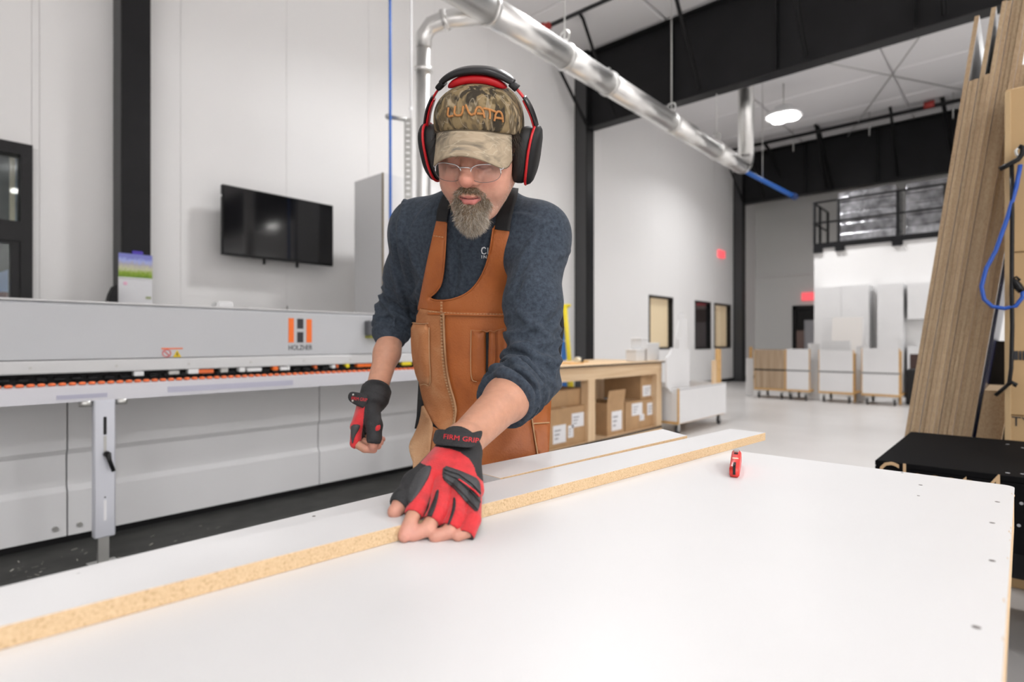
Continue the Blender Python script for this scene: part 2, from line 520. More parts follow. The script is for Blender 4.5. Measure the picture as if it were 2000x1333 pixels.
# ------------------------------------------------------------------ steel frames: columns, beams, braces
CX = [(1.43, 1.65), (8.45, 8.68), (16.0, 16.22)]
names = ['black steel column on the white wall left of the television', 'black steel column behind the yellow ladder', 'black steel column at the far right end of the long wall']
bn = ['', 'deep black steel roof beam in front, crossing above the duct', 'black steel roof beam farther back above the railed platform']
for k, (a, b) in enumerate(CX):
    c = thing('steel_column', names[k], 'column', ((a + b) / 2, 5.92, 0), 'steel columns')
    MB().box(a, b, 5.78, 5.795, 0, CEIL).build('front_flange', M_STEEL, c)
    MB().box((a + b) / 2 - .012, (a + b) / 2 + .012, 5.795, 6.02, 0, CEIL).build('web', M_STEEL, c)
    MB().box(a, b, 6.02, 6.04, 0, CEIL).build('rear_flange', M_STEEL, c)
    MB().box(a - .004, a + .008, 5.795, 6.02, 0, CEIL).build('side_plate', mat('steel_side', (.05, .05, .052), .5), c)
    MB().box(a - .06, b + .06, 5.74, 6.045, 0, .02).build('base_plate', M_STEEL, c)
    if k == 0:
        continue
    bmn = thing('roof_beam', bn[k], 'beam', ((a + b) / 2, 0, 4.9), 'roof beams')
    MB().box((a + b) / 2 - .01, (a + b) / 2 + .01, Y0R + .02, 5.775, 4.93, 6.24).build('web', M_STEEL, bmn)
    MB().box(a, b, Y0R + .02, 5.775, 4.90, 4.925).build('bottom_flange', M_STEEL, bmn)
    MB().box(a, b, Y0R + .02, 5.775, 6.22, 6.245).build('top_flange', M_STEEL, bmn)
    for yy in (4.2, 2.6, 1.0, -.6, -2.2):
        MB().box((a + b) / 2 - .11, (a + b) / 2 - .01, yy - .006, yy + .006, 4.93, 6.22).build('stiffener', M_STEEL, bmn)
    # flange braces from the lower flange up to the roof
    for yy in (5.2, 3.7, 2.2, .7, -.8):
        MB().tube([(a - .02, yy, 4.97), (a - .95, yy, 6.22), (a - 1.05, yy, 6.27)], .03, 6).build('flange_brace', M_STEEL, bmn)
    MB().tube([(a - .05, 5.75, 4.95), (a - .75, 5.9, 5.85)], .028, 6).build('knee_brace', M_STEEL, bmn)
# crossed tie rods under the roof of the second bay
for k, (p, q, lab) in enumerate((((8.75, .1, 6.1), (15.85, 3.2, 6.12), 'thin tie rod rising to the right below the roof'), ((8.75, 4.2, 6.14), (15.85, .2, 6.16), 'thin tie rod falling to the right below the roof'))):
    tag(MB().cyl(p, q, .012, 8).build('tie_rod', M_ZINC), lab, 'rod', 'roof tie rods')

# sprinkler pipes with red couplings
sp = thing('sprinkler_pipe', 'black sprinkler pipe with red couplings under the near ceiling', 'pipe', (5, 4.4, 5.9))
sa, sb, sc_, sd_ = at_d(985, 37, 8.2), at_d(1012, 27, 8.2), at_d(1062, 55, 8.2), at_d(1225, -18, 8.4)
MB().tube([at_d(800, 110, 8.4) + Vector((0, 0, .9)), sa + Vector((-.15, .1, 0)), sa, sb, sc_, sd_, sd_ + (sd_ - sc_) * 2], .03, 8).build('pipe', M_BLACK, sp)
for p, q in ((sa, sb), (sc_, sd_)):
    dv = (q - p).normalized()
    MB().cyl(p - dv * .1, p + dv * .1, .052, 10).cyl(p - dv * .02, p + dv * .02, .075, 10).build('coupling', M_REDPIPE, sp)
MB().cyl(sb - (sb - sa).normalized() * .04, sb + (sc_ - sb).normalized() * .12, .05, 10).build('coupling', M_REDPIPE, sp)
s2 = thing('sprinkler_pipe', 'long black sprinkler pipe in front of the far roof beam', 'pipe', (15.0, 0, 5.75))
pa, pb = at_X(1400, 300, 15.0), at_X(1900, 190, 15.0)
MB().cyl(pa, pb + (pb - pa), .045, 10).build('pipe', M_BLACK, s2)
pc = at_X(1815, 205, 15.0)
MB().cyl(pc + Vector((0, .09, 0)), pc - Vector((0, .09, 0)), .08, 10).build('coupling', M_REDPIPE, s2)
for yy in (4.2, 2.6, 1.1):
    MB().cyl((15.0, yy, 5.75), (15.0, yy, 6.3), .01, 6).build('hanger', M_ZINC, s2)
# downpipes in front of the far beam
for k, (x, y0, y1) in enumerate(((1600, 255, 368), (1842, 200, 325), (1500, 290, 345))):
    p, q = at_X(x, y0, 15.3), at_X(x + 24, y1, 15.9)
    tag(MB().tube([p + Vector((-.2, 0, .05)), p, q], .04, 8).build('beam_strut', M_STEEL), ['black strut before the far beam, left of the tie rods', 'black strut before the far beam beside the tall boards', 'black strut before the far beam behind the duct bend'][k], 'strut', 'struts of the far beam')

# ------------------------------------------------------------------ high bay lamps
lamp_labels = ['bright high bay lamp glowing below the ceiling between the beams']
for k, (lx, ly, lp) in enumerate(LAMPS):
    vis = k == 0
    if k not in (0,):
        lab = ['', 'high bay lamp over the edge banding machine', 'high bay lamp over the far carts', 'high bay lamp over the leaning boards', 'high bay lamp behind the camera', 'high bay lamp over the near right side', 'high bay lamp in the rear right corner', 'high bay lamp by the far right wall', 'high bay lamp by the near right wall', 'added fill lamp in the near rear corner', 'added fill lamp at the rear behind the camera'][k]
    else:
        lab = lamp_labels[0]
    L = thing('high_bay_lamp', lab, 'lamp', (lx, ly, LAMP_Z), 'high bay lamps')
    MB().cyl((lx, ly, LAMP_Z), (lx, ly, LAMP_Z + .06), .34, 24).cyl((lx, ly, LAMP_Z + .06), (lx, ly, LAMP_Z + .2), .16, 20).build('housing', M_WHITE, L)
    MB().cyl((lx, ly, LAMP_Z + .2), (lx, ly, CEIL), .012, 8).build('suspension_rod', M_ZINC, L)
    for a in range(4):
        cx, cy = lx + .17 * math.cos(PI / 4 + a * PI / 2), ly + .17 * math.sin(PI / 4 + a * PI / 2)
        MB().cyl((cx, cy, LAMP_Z - .03), (cx, cy, LAMP_Z), .13, 20).build('led_lens', M_LED, L)

# ------------------------------------------------------------------ duct
DYc, DZc, DR = 3.50, 4.03, .125
dx0, dx1 = 1.2, 9.62
du = thing('dust_duct', 'round galvanised duct running below the roof beam with an upward elbow', 'duct', (5, DYc, DZc))
joints = [3.62, 4.72, 5.55, 7.1, 8.6, dx1 - .02]
pr = dx0
for j in joints:
    MB().cyl((pr, DYc, DZc), (j, DYc, DZc), DR, 28).build('duct_section', M_GALV, du)
    pr = j
for j in joints[:-1]:
    MB().cyl((j - .018, DYc, DZc), (j + .018, DYc, DZc), DR + .014, 28).box(j - .02, j + .02, DYc - .02, DYc + .02, DZc + DR, DZc + DR + .05).build('clamp_ring', M_GALV, du)
el = [(dx1, DYc, DZc)] + [(dx1 + .22 * math.sin(a), DYc, DZc + .22 - .22 * math.cos(a)) for a in [k * PI / 16 for k in range(1, 9)]]
MB().tube(el, DR, 28, caps=False).build('elbow', M_GALV, du)
MB().cyl((dx1 + .22, DYc, DZc + .22), (dx1 + .22, DYc, CEIL), DR, 28).build('riser', M_GALV, du)
# branch: Y piece, elbow, drop pipe
bx, by = 3.30, 4.02
br = [(3.62, DYc + .02, DZc - .02), (3.40, 3.80, DZc - .06), (3.32, 3.93, DZc - .10), (bx, by - .01, DZc - .17), (bx, by, DZc - .28)]
MB().tube(br, [.085, .08, .075, .072, .07], 20).build('branch_elbow', M_GALV, du)
MB().cyl((bx, by, 1.34), (bx, by, DZc - .27), .065, 22).build('drop_pipe', M_GALV, du)
MB().cyl((bx, by, DZc - .46), (bx, by, DZc - .50), .082, 22).build('clamp_ring', M_GALV, du)
MB().cyl((3.40, 3.80, DZc - .06), (3.375, 3.84, DZc - .07), .092, 20).build('clamp_ring', M_GALV, du)
for j, yy in ((4.72, 0), (7.1, 0), (8.6, 0)):
    MB().cyl((j, DYc, DZc + DR), (j, DYc, CEIL), .008, 6).build('hanger_rod', M_ZINC, du)
    MB().tube([(j + .0, DYc + .06 * math.cos(t), DZc + DR + .08 + .06 * math.sin(t)) for t in [k * PI / 6 for k in range(12)]], .008, 6, closed=True).build('hanger_loop', M_ZINC, du)
# blue air pipe running on from the elbow
pa, pb = at_d(1462, 338, 10.4), at_d(1550, 384, 10.9)
bp_ = thing('air_pipe', 'blue compressed air pipe sloping away from the duct elbow', 'pipe', pa)
MB().cyl(pa - (pb - pa) * .2, pb, .04, 10).build('pipe', M_BLUE2, bp_)
MB().cyl(pa.lerp(pb, .3), Vector((*pa.lerp(pb, .3)[:2], CEIL)), .006, 6).build('hanger_rod', M_ZINC, bp_)
MB().cyl(pb - (pb - pa).normalized() * .05, pb + (pb - pa).normalized() * .06, .06, 10).build('end_cap', mat('navy', (.01, .04, .16), .4), bp_)

# ------------------------------------------------------------------ services on the wall: strut bracket, blue hose, conduit
br = thing('strut_bracket', 'perforated galvanised strut bracket hanging behind the man', 'bracket', (3.1, 4.9, 1.0))
pt, pl = at_d(797, 232, 5.8), at_d(758, 228, 5.8)
st = MB()
zz = 1.0
hw = .022
tp = pt
dirx = RGT
while zz < tp.z:
    st.box(-hw, hw, -.012, .012, zz, zz + .035, M=Matrix.Translation((tp.x, tp.y, 0)) @ Matrix.Rotation(YAW - PI / 2, 4, 'Z'))
    zz += .06
st.box(-.036, -.022, -.02, .02, 1.0, tp.z, M=Matrix.Translation((tp.x, tp.y, 0)) @ Matrix.Rotation(YAW - PI / 2, 4, 'Z'))
st.box(.022, .036, -.02, .02, 1.0, tp.z, M=Matrix.Translation((tp.x, tp.y, 0)) @ Matrix.Rotation(YAW - PI / 2, 4, 'Z'))
st.build('perforated_strut', M_ZINC, br)
MB().tube([pt + Vector((.03, 0, -.01)), pl], .022, 8).build('arm', M_ZINC, br)
MB().sphere(pl, .03).build('arm_end', M_ZINC, br)
hp = at_d(762, 300, 5.75)
hz = thing('air_hose', 'blue air hose hanging straight down left of the man', 'hose', (hp.x, hp.y, 0.9))
MB().tube([(hp.x - .012, hp.y, CEIL), (hp.x, hp.y, 4.2), (hp.x + .002, hp.y, 2.2), (hp.x + .006, hp.y, 0.9)], .014, 10).build('hose', M_BLUE2, hz)
cp = at_d(803, 100, 5.9)
tag(MB().cyl((cp.x, cp.y, 1.9), (cp.x, cp.y, CEIL), .011, 10).box(cp.x - .02, cp.x + .02, cp.y - .01, cp.y + .01, 3.5, 3.53).build('white_conduit', M_WHITE), 'thin white conduit hanging beside the duct drop pipe', 'conduit')

# ------------------------------------------------------------------ television
tvY = 5.80
p0, p1 = at_Y(434, 430, tvY), at_Y(651, 460, tvY)
zt, zb = at_Y(438, 360, tvY).z, at_Y(432, 497, tvY).z
tv = thing('television', 'large black flat television mounted on the white wall', 'television', ((p0.x + p1.x) / 2, tvY, zb))
tx0, tx1 = p0.x, p1.x
MB().box(tx0, tx1, tvY, tvY + .045, zb, zt, bev=.006).build('casing', M_BLACK, tv)
MB().box(tx0 + .012, tx1 - .012, tvY - .004, tvY + .002, zb + .022, zt - .012).build('screen', M_SCREEN, tv)
MB().box(tx0 + .3, tx1 - .3, tvY + .045, WY, (zb + zt) / 2 - .15, (zb + zt) / 2 + .15, bev=.02).build('wall_mount', M_BLACKM, tv)
for fx in (.36, .66):
    q = tx0 + (tx1 - tx0) * fx
    MB().box(q - .01, q + .01, tvY + .03, tvY + .06, zb - .05, zb + .05).build('mount_tab', M_BLACKM, tv)
MB().box(tx0 - .006, tx0 + .004, tvY + .01, tvY + .03, zt - .12, zt - .10).build('status_sticker', M_WHITE, tv)

# ------------------------------------------------------------------ calendar on the left column
cal = thing('wall_calendar', 'wall calendar with a flower field picture hanging on the black column', 'calendar', (1.55, 5.77, 1.45))
ca, cb = at_Y(231, 500, 5.765), at_Y(297, 590, 5.765)
czb = at_Y(264, 590, 5.765).z; czt = at_Y(264, 497, 5.765).z; czm = at_Y(264, 543, 5.765).z
MB().box(ca.x, cb.x, 5.76, 5.766, czb - .15, czm - .01).build('month_page', M_LABEL, cal)
mpic = bpy.data.materials.new('calendar_picture'); mpic.use_nodes = True
nt = mpic.node_tree
b = nt.nodes['Principled BSDF']; b.inputs['Roughness'].default_value = .5
tc = nt.nodes.new('ShaderNodeTexCoord'); sx = nt.nodes.new('ShaderNodeSeparateXYZ'); nn = nt.nodes.new('ShaderNodeTexNoise')
nt.links.new(tc.outputs['Generated'], sx.inputs[0]); nt.links.new(tc.outputs['Generated'], nn.inputs['Vector']); nn.inputs['Scale'].default_value = 9
ma = nt.nodes.new('ShaderNodeMath'); ma.operation = 'MULTIPLY_ADD'; ma.inputs[1].default_value = .35
nt.links.new(nn.outputs['Fac'], ma.inputs[0]); nt.links.new(sx.outputs['Z'], ma.inputs[2])
rp = nt.nodes.new('ShaderNodeValToRGB'); nt.links.new(ma.outputs[0], rp.inputs[0]); nt.links.new(rp.outputs[0], b.inputs['Base Color'])
els = rp.color_ramp.elements
for q in range(4): els.new(.5)
for e_, (q, c) in zip(els, ((.12, (.10, .22, .01)), (.38, (.28, .42, .03)), (.55, (.62, .62, .40)), (.74, (.45, .42, .50)), (.88, (.40, .46, .80)), (1.0, (.22, .24, .62)))):
    e_.position = q; e_.color = (*c, 1)
MB().box(ca.x, cb.x, 5.757, 5.762, czm, czt - .0).build('picture_page', mpic, cal)
MB().box(ca.x, cb.x, 5.756, 5.767, czm - .012, czm + .0).build('binding', M_WHITE, cal)
MB().box(ca.x + .1, cb.x - .07, 5.757, 5.768, czt, czt + .03, bev=.008).build('hook', mat('violet', (.1, .06, .5), .4), cal)
MB().sphere((ca.x + .05, 5.758, (czm + czb) / 2 + .05), .016, sc=(1, .1, 1)).build('pink_mark', mat('pink_ink', (.85, .5, .65), .6), cal)
MB().box(cb.x - .05, cb.x - .01, 5.757, 5.7605, czb + .03, czb + .05).build('date_mark', mat('olive_ink', (.35, .4, .2), .6), cal)
bo = at_Y(219, 588, 5.6)
sc0 = thing('black_object', 'black rounded object left of the wall calendar', 'lamp head', bo)  # small black object, set on an added stem and base
MB().prism([at_Y(211, 592, 5.6), at_Y(230, 592, 5.6), at_Y(230, 556, 5.6), at_Y(223, 560, 5.6), at_Y(216, 574, 5.6)], (0, .1, 0)).build('rounded_body', M_BLACKM, sc0)
MB().cyl((bo.x, 5.65, bo.z - .9), (bo.x, 5.65, bo.z), .012, 8).build('stem', M_BLACKM, sc0)
MB().cyl((bo.x, 5.65, 0), (bo.x, 5.65, .02), .12, 16).cyl((bo.x, 5.65, 0), (bo.x, 5.65, bo.z - .8), .012, 8).build('base', M_BLACKM, sc0)
# ================================================================== EDGE BANDING MACHINE
MY = 3.87
mx0, mx1 = -1.6, 3.46
mc = thing('edge_banding_machine', 'long grey edge banding machine along the left wall', 'machine', (1.0, MY, 0))
HT, HB = 1.335, 1.02
# hood with a chamfered top edge
MB().prism([(mx0, MY, HB), (mx0, MY, HT - .02), (mx0, MY + .03, HT), (mx0, MY + .80, HT), (mx0, MY + .86, HT - .06), (mx0, MY + .86, HB)], (mx1 - mx0, 0, 0)).build('hood', M_GREYM, mc)
MB().box(mx0, mx1, MY + .01, MY + .06, HT - .002, HT + .008).build('hood_top_trim', M_GREYL, mc)
MB().box(mx0, mx1, MY - .012, MY + .3, HB - .075, HB - .005, bev=.006).build('hood_lip', M_GREYL, mc)
for k in range(9):
    q = .55 + k * .38
    MB().cyl((q, MY - .016, HB - .042), (q, MY - .008, HB - .042), .007, 8).build('lip_screw', M_ZINC, mc)
# body below, two front panels with a seam
PB = .06
for a, b in ((mx0, .705), (.712, 2.2), (2.207, mx1)):
    MB().prism([(a, MY + .01, PB), (a, MY + .01, .30), (a, MY + .03, .33), (a, MY + .03, .50), (a, MY + .01, .53), (a, MY + .01, .86), (a, MY + .05, .88), (a, MY + .6, .88), (a, MY + .6, PB)], (b - a, 0, 0)).build('front_panel', M_GREYP, mc)
MB().box(mx0, mx1, MY + .1, MY + .8, .0, PB).build('plinth', M_BLACKM, mc)
MB().box(mx0 + .01, mx1 - .01, MY + .55, MY + .85, .05, HB + .01).build('rear_body', M_GREYD, mc)
for q in (.655, .762):
    MB().cyl((q, MY - .004, .11), (q, MY + .012, .11), .013, 12).build('panel_bolt', M_ZINC, mc)
# conveyor slot: dark chain with coloured tools
MB().box(mx0, mx1, MY + .05, MY + .5, .885, HB - .07).build('slot', M_BLACKM, mc)
cv = MB()
q = mx0
while q < mx1 - .05:
    cv.box(q, q + .05, MY + .0, MY + .05, .905, .925, bev=.006)
    q += .075
cv.build('conveyor_chain', M_BLACK, mc)
rnd = random.Random(7)
tools = [(1.02, .05, M_WHITE), (1.2, .06, M_ZINC), (1.31, .06, M_WHITE), (1.37, .09, M_ORANGE2), (1.5, .05, M_ZINC), (1.62, .04, M_WHITE), (1.67, .1, M_WHITE), (1.85, .035, M_ORANGE), (1.9, .05, M_WHITE), (1.95, .02, M_WHITE), (2.16, .02, M_ORANGE2), (2.3, .03, M_WHITE), (2.34, .015, M_ORANGE2), (2.42, .03, M_YELLOW), (2.52, .15, M_ORANGE), (2.69, .12, M_ORANGE), (2.95, .1, M_YELLOW), (3.1, .04, M_ORANGE2)]
for x, w_, mm in tools:
    MB().box(x, x + w_, MY - .004, MY + .045, .915, .925 + .014 + .012 * rnd.random(), bev=.004).build('tool_block', mm, mc)
# roller rail in front with orange rollers
RY = 3.40
MB().box(mx0, mx1, RY + .04, MY + .04, .868, .885).build('feed_plate', M_GREYL, mc)
MB().prism([(mx0, RY, .826), (mx0, RY, .90), (mx0, RY + .012, .905), (mx0, RY + .045, .905), (mx0, RY + .06, .87), (mx0, RY + .06, .826)], (mx1 - mx0, 0, 0)).build('roller_rail', mat('rail_grey', (.62, .62, .66), .35, metal=.2), mc)
rme = MB().lathe((0, 0, 0), (0, 0, 1), [(-.004, .006), (-.004, .014), (.003, .016), (.008, .013), (.010, .004)], 10).build('roller', M_ORANGE2)
rdat = rme.data
bpy.data.objects.remove(rme)
for k in range(83):
    o = bpy.data.objects.new('roller', rdat)
    COL.objects.link(o)
    o.parent = mc
    o.location = Vector((.06 + .039 * k, RY + .024, .911)) - Vector(mc.location)
MB().box(.58, .78, RY - .003, RY + .002, .842, .862).build('rail_decal', mat('decal_grey', (.42, .42, .52), .5), mc)
MB().box(1.05, 1.75, RY - .003, RY + .002, .846, .876).build('rail_decal', mat('decal_grey2', (.45, .45, .55), .5), mc)
# telescopic support legs
for lx in (.77, 2.9):
    lg = MB().box(lx - .045, lx + .045, RY - .005, RY + .045, .145, .828, bev=.006).build('support_leg', M_ALU, mc)
    MB().box(lx - .025, lx + .02, RY + .006, RY + .035, .0, .2).build('inner_post', M_ZINC, lg)
    MB().box(lx - .06, lx + .06, RY - .02, RY + .08, .0, .012).build('foot_plate', M_ZINC, lg)
    MB().box(lx - .007, lx + .007, RY - .008, RY, .655, .745, bev=.003).build('slot_hole', M_BLACKM, lg)
    MB().box(lx - .006, lx + .006, RY - .0075, RY, .57, .65).build('slot_strip', M_ZINC, lg)
    MB().box(lx - .006, lx + .006, RY - .0075, RY, .23, .33).build('scale_strip', M_LABEL, lg)
    MB().cyl((lx + .005, RY - .03, .56), (lx + .005, RY, .56), .014, 12).tube([(lx + .006, RY - .03, .565), (lx + .012, RY - .035, .53), (lx + .028, RY - .04, .475)], [.014, .01, .009], 8).build('clamp_lever', M_BLACK, lg)
    MB().cyl((lx, RY - .006, .345), (lx, RY, .345), .004, 8).build('lock_pin', M_BLACKM, lg)
    for s in (-1, 1):
        MB().cyl((lx + s * .075, RY + .02, .80), (lx + s * .075, RY + .02, .828), .028, 12).build('bracket_knob', M_ZINC, lg)
# logo, name and warning sticker on the hood
def hood(x, y):
    return at_Y(x, y, MY - .001)
def hood_rect(x0, x1, y0, y1, name, m, t=.002):
    a, b = hood(x0, (y0 + y1) / 2), hood(x1, (y0 + y1) / 2)
    xm = (x0 + x1) / 2
    za, zb_ = hood(xm, y0).z, hood(xm, y1).z
    return MB().box(a.x, b.x, MY - t, MY + .001, zb_, za).build(name, m, mc)
hood_rect(563.5, 574, 622, 669.5, 'logo_bar', M_ORANGE)
hood_rect(598.5, 609, 624, 669.5, 'logo_bar', M_ORANGE)
hood_rect(580.5, 592.5, 623, 642.5, 'logo_bar', M_INK)
hood_rect(580.5, 592.5, 649, 669.5, 'logo_bar', M_INK)
ta, tb = hood(563, 679), hood(610, 679)
tz = hood(586, 684).z
text_obj('maker_lettering', 'HOLZHER', .052, frame_M(((ta.x + tb.x) / 2, MY - .001, tz), (1, 0, 0), (0, 0, 1)), M_INK, mc, xs=(tb.x - ta.x) / .236, extrude=.001)
hood_rect(315, 357, 680, 682.5, 'sticker_line', M_ORANGE2)
c0 = hood(325.5, 690.5)
MB().tube([(c0.x + .022 * math.cos(t), MY - .002, c0.z + .022 * math.sin(t)) for t in [k * PI / 10 for k in range(20)]], .0022, 6, closed=True).tube([(c0.x - .015, MY - .002, c0.z + .015), (c0.x + .015, MY - .002, c0.z - .015)], .0022, 6).build('prohibition_mark', M_RED, mc)
ta, tb, tc_ = hood(338, 698), hood(354, 698), hood(346, 684)
MB().prism([(ta.x, MY, ta.z), (tb.x, MY, ta.z), (tc_.x, MY, tc_.z)], (0, -.002, 0)).build('warning_triangle', mat('warning_yellow', (.72, .5, .0), .5), mc)
MB().box(tc_.x - .003, tc_.x + .003, MY - .003, MY, ta.z + .008, tc_.z - .015).build('warning_mark', M_INK, mc)
# dark sensor box at the right of the hood
a, b = hood(711, 640), hood(760, 640)
MB().box(a.x, b.x + .1, MY - .07, MY + .0, hood(720, 656).z, hood(720, 627).z, bev=.008).build('control_box', M_GREYD, mc)
MB().box(a.x + .01, b.x + .1, MY - .068, MY + .0, hood(720, 661).z, hood(720, 656.5).z).build('control_box_base', mat('olive', (.25, .25, .03), .5), mc)

# things on top of the hood
a, b = at_Y(421, 598, MY + .25), at_Y(450, 598, MY + .25)
tag(MB().box(a.x, b.x, MY + .2, MY + .3, HT + .009, at_Y(436, 590, MY + .25).z, bev=.01, seg=3).box(a.x - .01, a.x + .01, MY + .21, MY + .29, HT + .009, at_Y(436, 593, MY + .25).z).build('white_gauge', M_WHITE), 'small white plastic gauge on top of the machine hood', 'gauge')
a, b = at_Y(471, 602, MY + .25), at_Y(484, 602, MY + .25)
tag(MB().box(a.x, b.x, MY + .22, MY + .27, HT + .0, HT + .022, bev=.006).build('black_clip', M_BLACK), 'small black clip lying on the machine hood', 'clip')
a = at_Y(561, 604, MY + .25)
tag(MB().cyl((a.x, MY + .25, HT), (a.x, MY + .25, HT + .012), .02).cyl((a.x, MY + .25, HT + .012), (a.x, MY + .25, HT + .05), .006, r2=.002).build('oiler_cap', M_BLACK), 'tiny black pointed knob on the machine hood above the logo', 'knob')
a = at_Y(672, 608, MY + .25)
tag(MB().box(a.x - .02, a.x + .28, MY + .1, MY + .35, HT + .001, HT + .012).build('dark_sheet', M_CARD), 'thin brown offcut lying on the right end of the machine hood', 'offcut')

# tall white cabinet behind the machine
p = at_Y(748, 337, 4.9)
tcb = thing('tall_cabinet', 'tall white board cabinet standing behind the machine', 'cabinet', (p.x, 4.9, 0))
px2 = p.x + .75
MB().box(p.x, p.x + .019, 4.92, 5.42, 0, p.z).build('side_panel', mat('cabinet_side', (.82, .82, .825), .45), tcb)
MB().box(px2 - .019, px2, 4.92, 5.42, 0, p.z).build('side_panel', mat('cabinet_side', (.82, .82, .825), .45), tcb)
MB().box(p.x, p.x + .012, 4.90, 4.92, 0, p.z).build('edge_strip', mat('edge_brown', (.22, .17, .10), .6), tcb)
MB().box(p.x + .012, px2, 4.90, 4.918, 0.06, p.z).build('door', M_MELA, tcb)
MB().box(p.x + .019, px2 - .019, 4.92, 5.42, p.z - .03, p.z).build('top_panel', M_MELA, tcb)
MB().box(p.x + .03, px2, 4.93, 5.40, 0, .06).build('plinth', M_MELA, tcb)

# debris on the floor by the machine
rnd = random.Random(3)
db = MB()
for k in range(900):
    t = rnd.random() ** 1.6
    x = .15 + 1.7 * t * rnd.random() + .1
    y = 3.05 + .75 * rnd.random()
    s = .004 + .012 * rnd.random()
    a = rnd.random() * PI
    db.box(-s, s, -s * .45, s * .45, .0005, .002 + .004 * rnd.random(), M=Matrix.Translation((x, y, 0)) @ Matrix.Rotation(a, 4, 'Z') @ Matrix.Rotation(rnd.uniform(0, .2), 4, 'X'))
o = db.build('wood_chips', mat('chip', (.62, .58, .52), .8))
o['kind'] = 'stuff'; o['label'] = 'pale wood chips scattered on the floor by the machine'; o['category'] = 'wood chips'
tag(MB().box(mx0, 3.6, 2.75, 3.95, .001, .006).build('floor_shade', mat('floor_shade_grey', (.055, .055, .052), .8, var=.2, vscale=6)), 'dark grey sheet standing in for floor shadow along the machine', 'shadow sheet')  # dark sheet laid down for the shadow on the floor by the machine

# ================================================================== WORKBENCH WITH BOXES
BY0, BY1 = 3.20, 4.10
bx0, bx1 = 3.62, 6.24
bz = .885
wb = thing('workbench', 'pine workbench with a lower shelf full of cardboard boxes', 'workbench', (5, 3.65, 0))
MB().box(bx0 - .02, bx1 + .02, BY0 - .03, BY1, bz - .018, bz, bev=.003).build('worktop', M_PINE, wb)
MB().box(bx0 - .02, bx1 + .02, BY0 - .034, BY0 - .03, bz - .019, bz - .003).build('edge_band', M_BLACKM, wb)
MB().box(bx0, bx1, BY0, BY0 + .04, bz - .15, bz - .02).build('front_rail', M_PINE, wb)
MB().box(bx0, bx1, BY1 - .04, BY1, bz - .15, bz - .02).build('rear_rail', M_PINE, wb)
for x in (bx0, 4.71, bx1 - .12):
    for y in (BY0 + .002, BY1 - .1):
        MB().box(x, x + .12, y, y + .09, 0, bz - .02 if x != 4.71 else bz - .15).build('post', M_PINEV, wb)
MB().box(bx0, bx1, BY0 + .0, BY1, .10, .12).build('lower_shelf', M_PINE, wb)
MB().box(bx0, bx1, BY0 - .008, BY0 - .001, .098, .121).build('shelf_edge_band', M_BLACKM, wb)
MB().box(bx0, bx1, BY0 - .004, BY0 + .04, .0, .097).build('toe_rail', M_PINE, wb)

SHZ = .1205
def carton(x0p, x1p, ytop, yfront, z0, label, depth=.36, labels=(), open_flap=False, lab_w=.1, name='cardboard_box'):
    a, b = at_Y(x0p, 700, yfront), at_Y(x1p, 700, yfront)
    x0, x1 = a.x, b.x
    z1 = at_Y((x0p + x1p) / 2, ytop, yfront).z
    c = thing(name, label, 'box', ((x0 + x1) / 2, yfront + depth / 2, z0), 'cardboard boxes on the bench shelf')
    t = .005
    if open_flap:
        MB().box(x0, x1, yfront, yfront + t, z0, z1).box(x0, x1, yfront + depth - t, yfront + depth, z0, z1).box(x0, x0 + t, yfront + t, yfront + depth - t, z0, z1).box(x1 - t, x1, yfront + t, yfront + depth - t, z0, z1).box(x0 + t, x1 - t, yfront + t, yfront + depth - t, z0, z0 + t).build('body', M_CARD, c)
        MB().prism([(x0, yfront, z1), (x1, yfront, z1), (x1 + .01, yfront - .015, z1 + .13), (x0 + .01, yfront - .015, z1 + .13)], (0, .004, 0)).build('flap', M_CARD, c)
        MB().prism([(x0, yfront + depth, z1), (x1, yfront + depth, z1), (x1, yfront + depth + .08, z1 + .08), (x0, yfront + depth + .08, z1 + .08)], (0, .004, 0)).build('flap', M_CARD2, c)
    else:
        MB().box(x0, x1, yfront, yfront + depth, z0, z1, bev=.003).build('body', M_CARD, c)
        MB().box((x0 + x1) / 2 - .025, (x0 + x1) / 2 + .025, yfront + .003, yfront + depth - .003, z1 - .001, z1 + .0006).build('tape', mat('tape', (.42, .29, .17), .3), c)
    for (u0, u1, v0, v1) in labels:
        l = MB().box(x0 + (x1 - x0) * u0, x0 + (x1 - x0) * u1, yfront - .0015, yfront, z0 + (z1 - z0) * v0, z0 + (z1 - z0) * v1).build('shipping_label', M_LABEL, c)
        xx0, xx1 = x0 + (x1 - x0) * u0, x0 + (x1 - x0) * u1
        zz0, zz1 = z0 + (z1 - z0) * v0, z0 + (z1 - z0) * v1
        ln = MB()
        for q in range(3):
            f = .25 + .22 * q
            ln.box(xx0 + (xx1 - xx0) * .12, xx0 + (xx1 - xx0) * (.6 - .1 * q), yfront - .002, yfront - .001, zz1 - (zz1 - zz0) * (f + .08), zz1 - (zz1 - zz0) * f)
        ln.build('printed_lines', mat('grey_ink', (.3, .3, .32), .6), l)
    return z1
zA = carton(1064, 1146, 797, 3.24, SHZ, 'wide cardboard box with two paper labels at the left of the bench shelf', labels=((.18, .48, .12, .58), (.62, .92, .45, .82), (.53, .66, .2, .52)))
carton(1076, 1141, 761, 3.30, zA, 'low cardboard box stacked on the wide labelled box', depth=.3)
carton(1186, 1219, 786, 3.26, SHZ, 'open cardboard box with a raised flap in the middle of the shelf', open_flap=True, labels=((.25, .85, .12, .72),))
zD = carton(1222, 1284, 782, 3.26, SHZ, 'cardboard box with two labels at the right end of the shelf', labels=((.18, .5, .5, .92), (.66, .97, .42, .86), (.42, .56, .28, .5)))
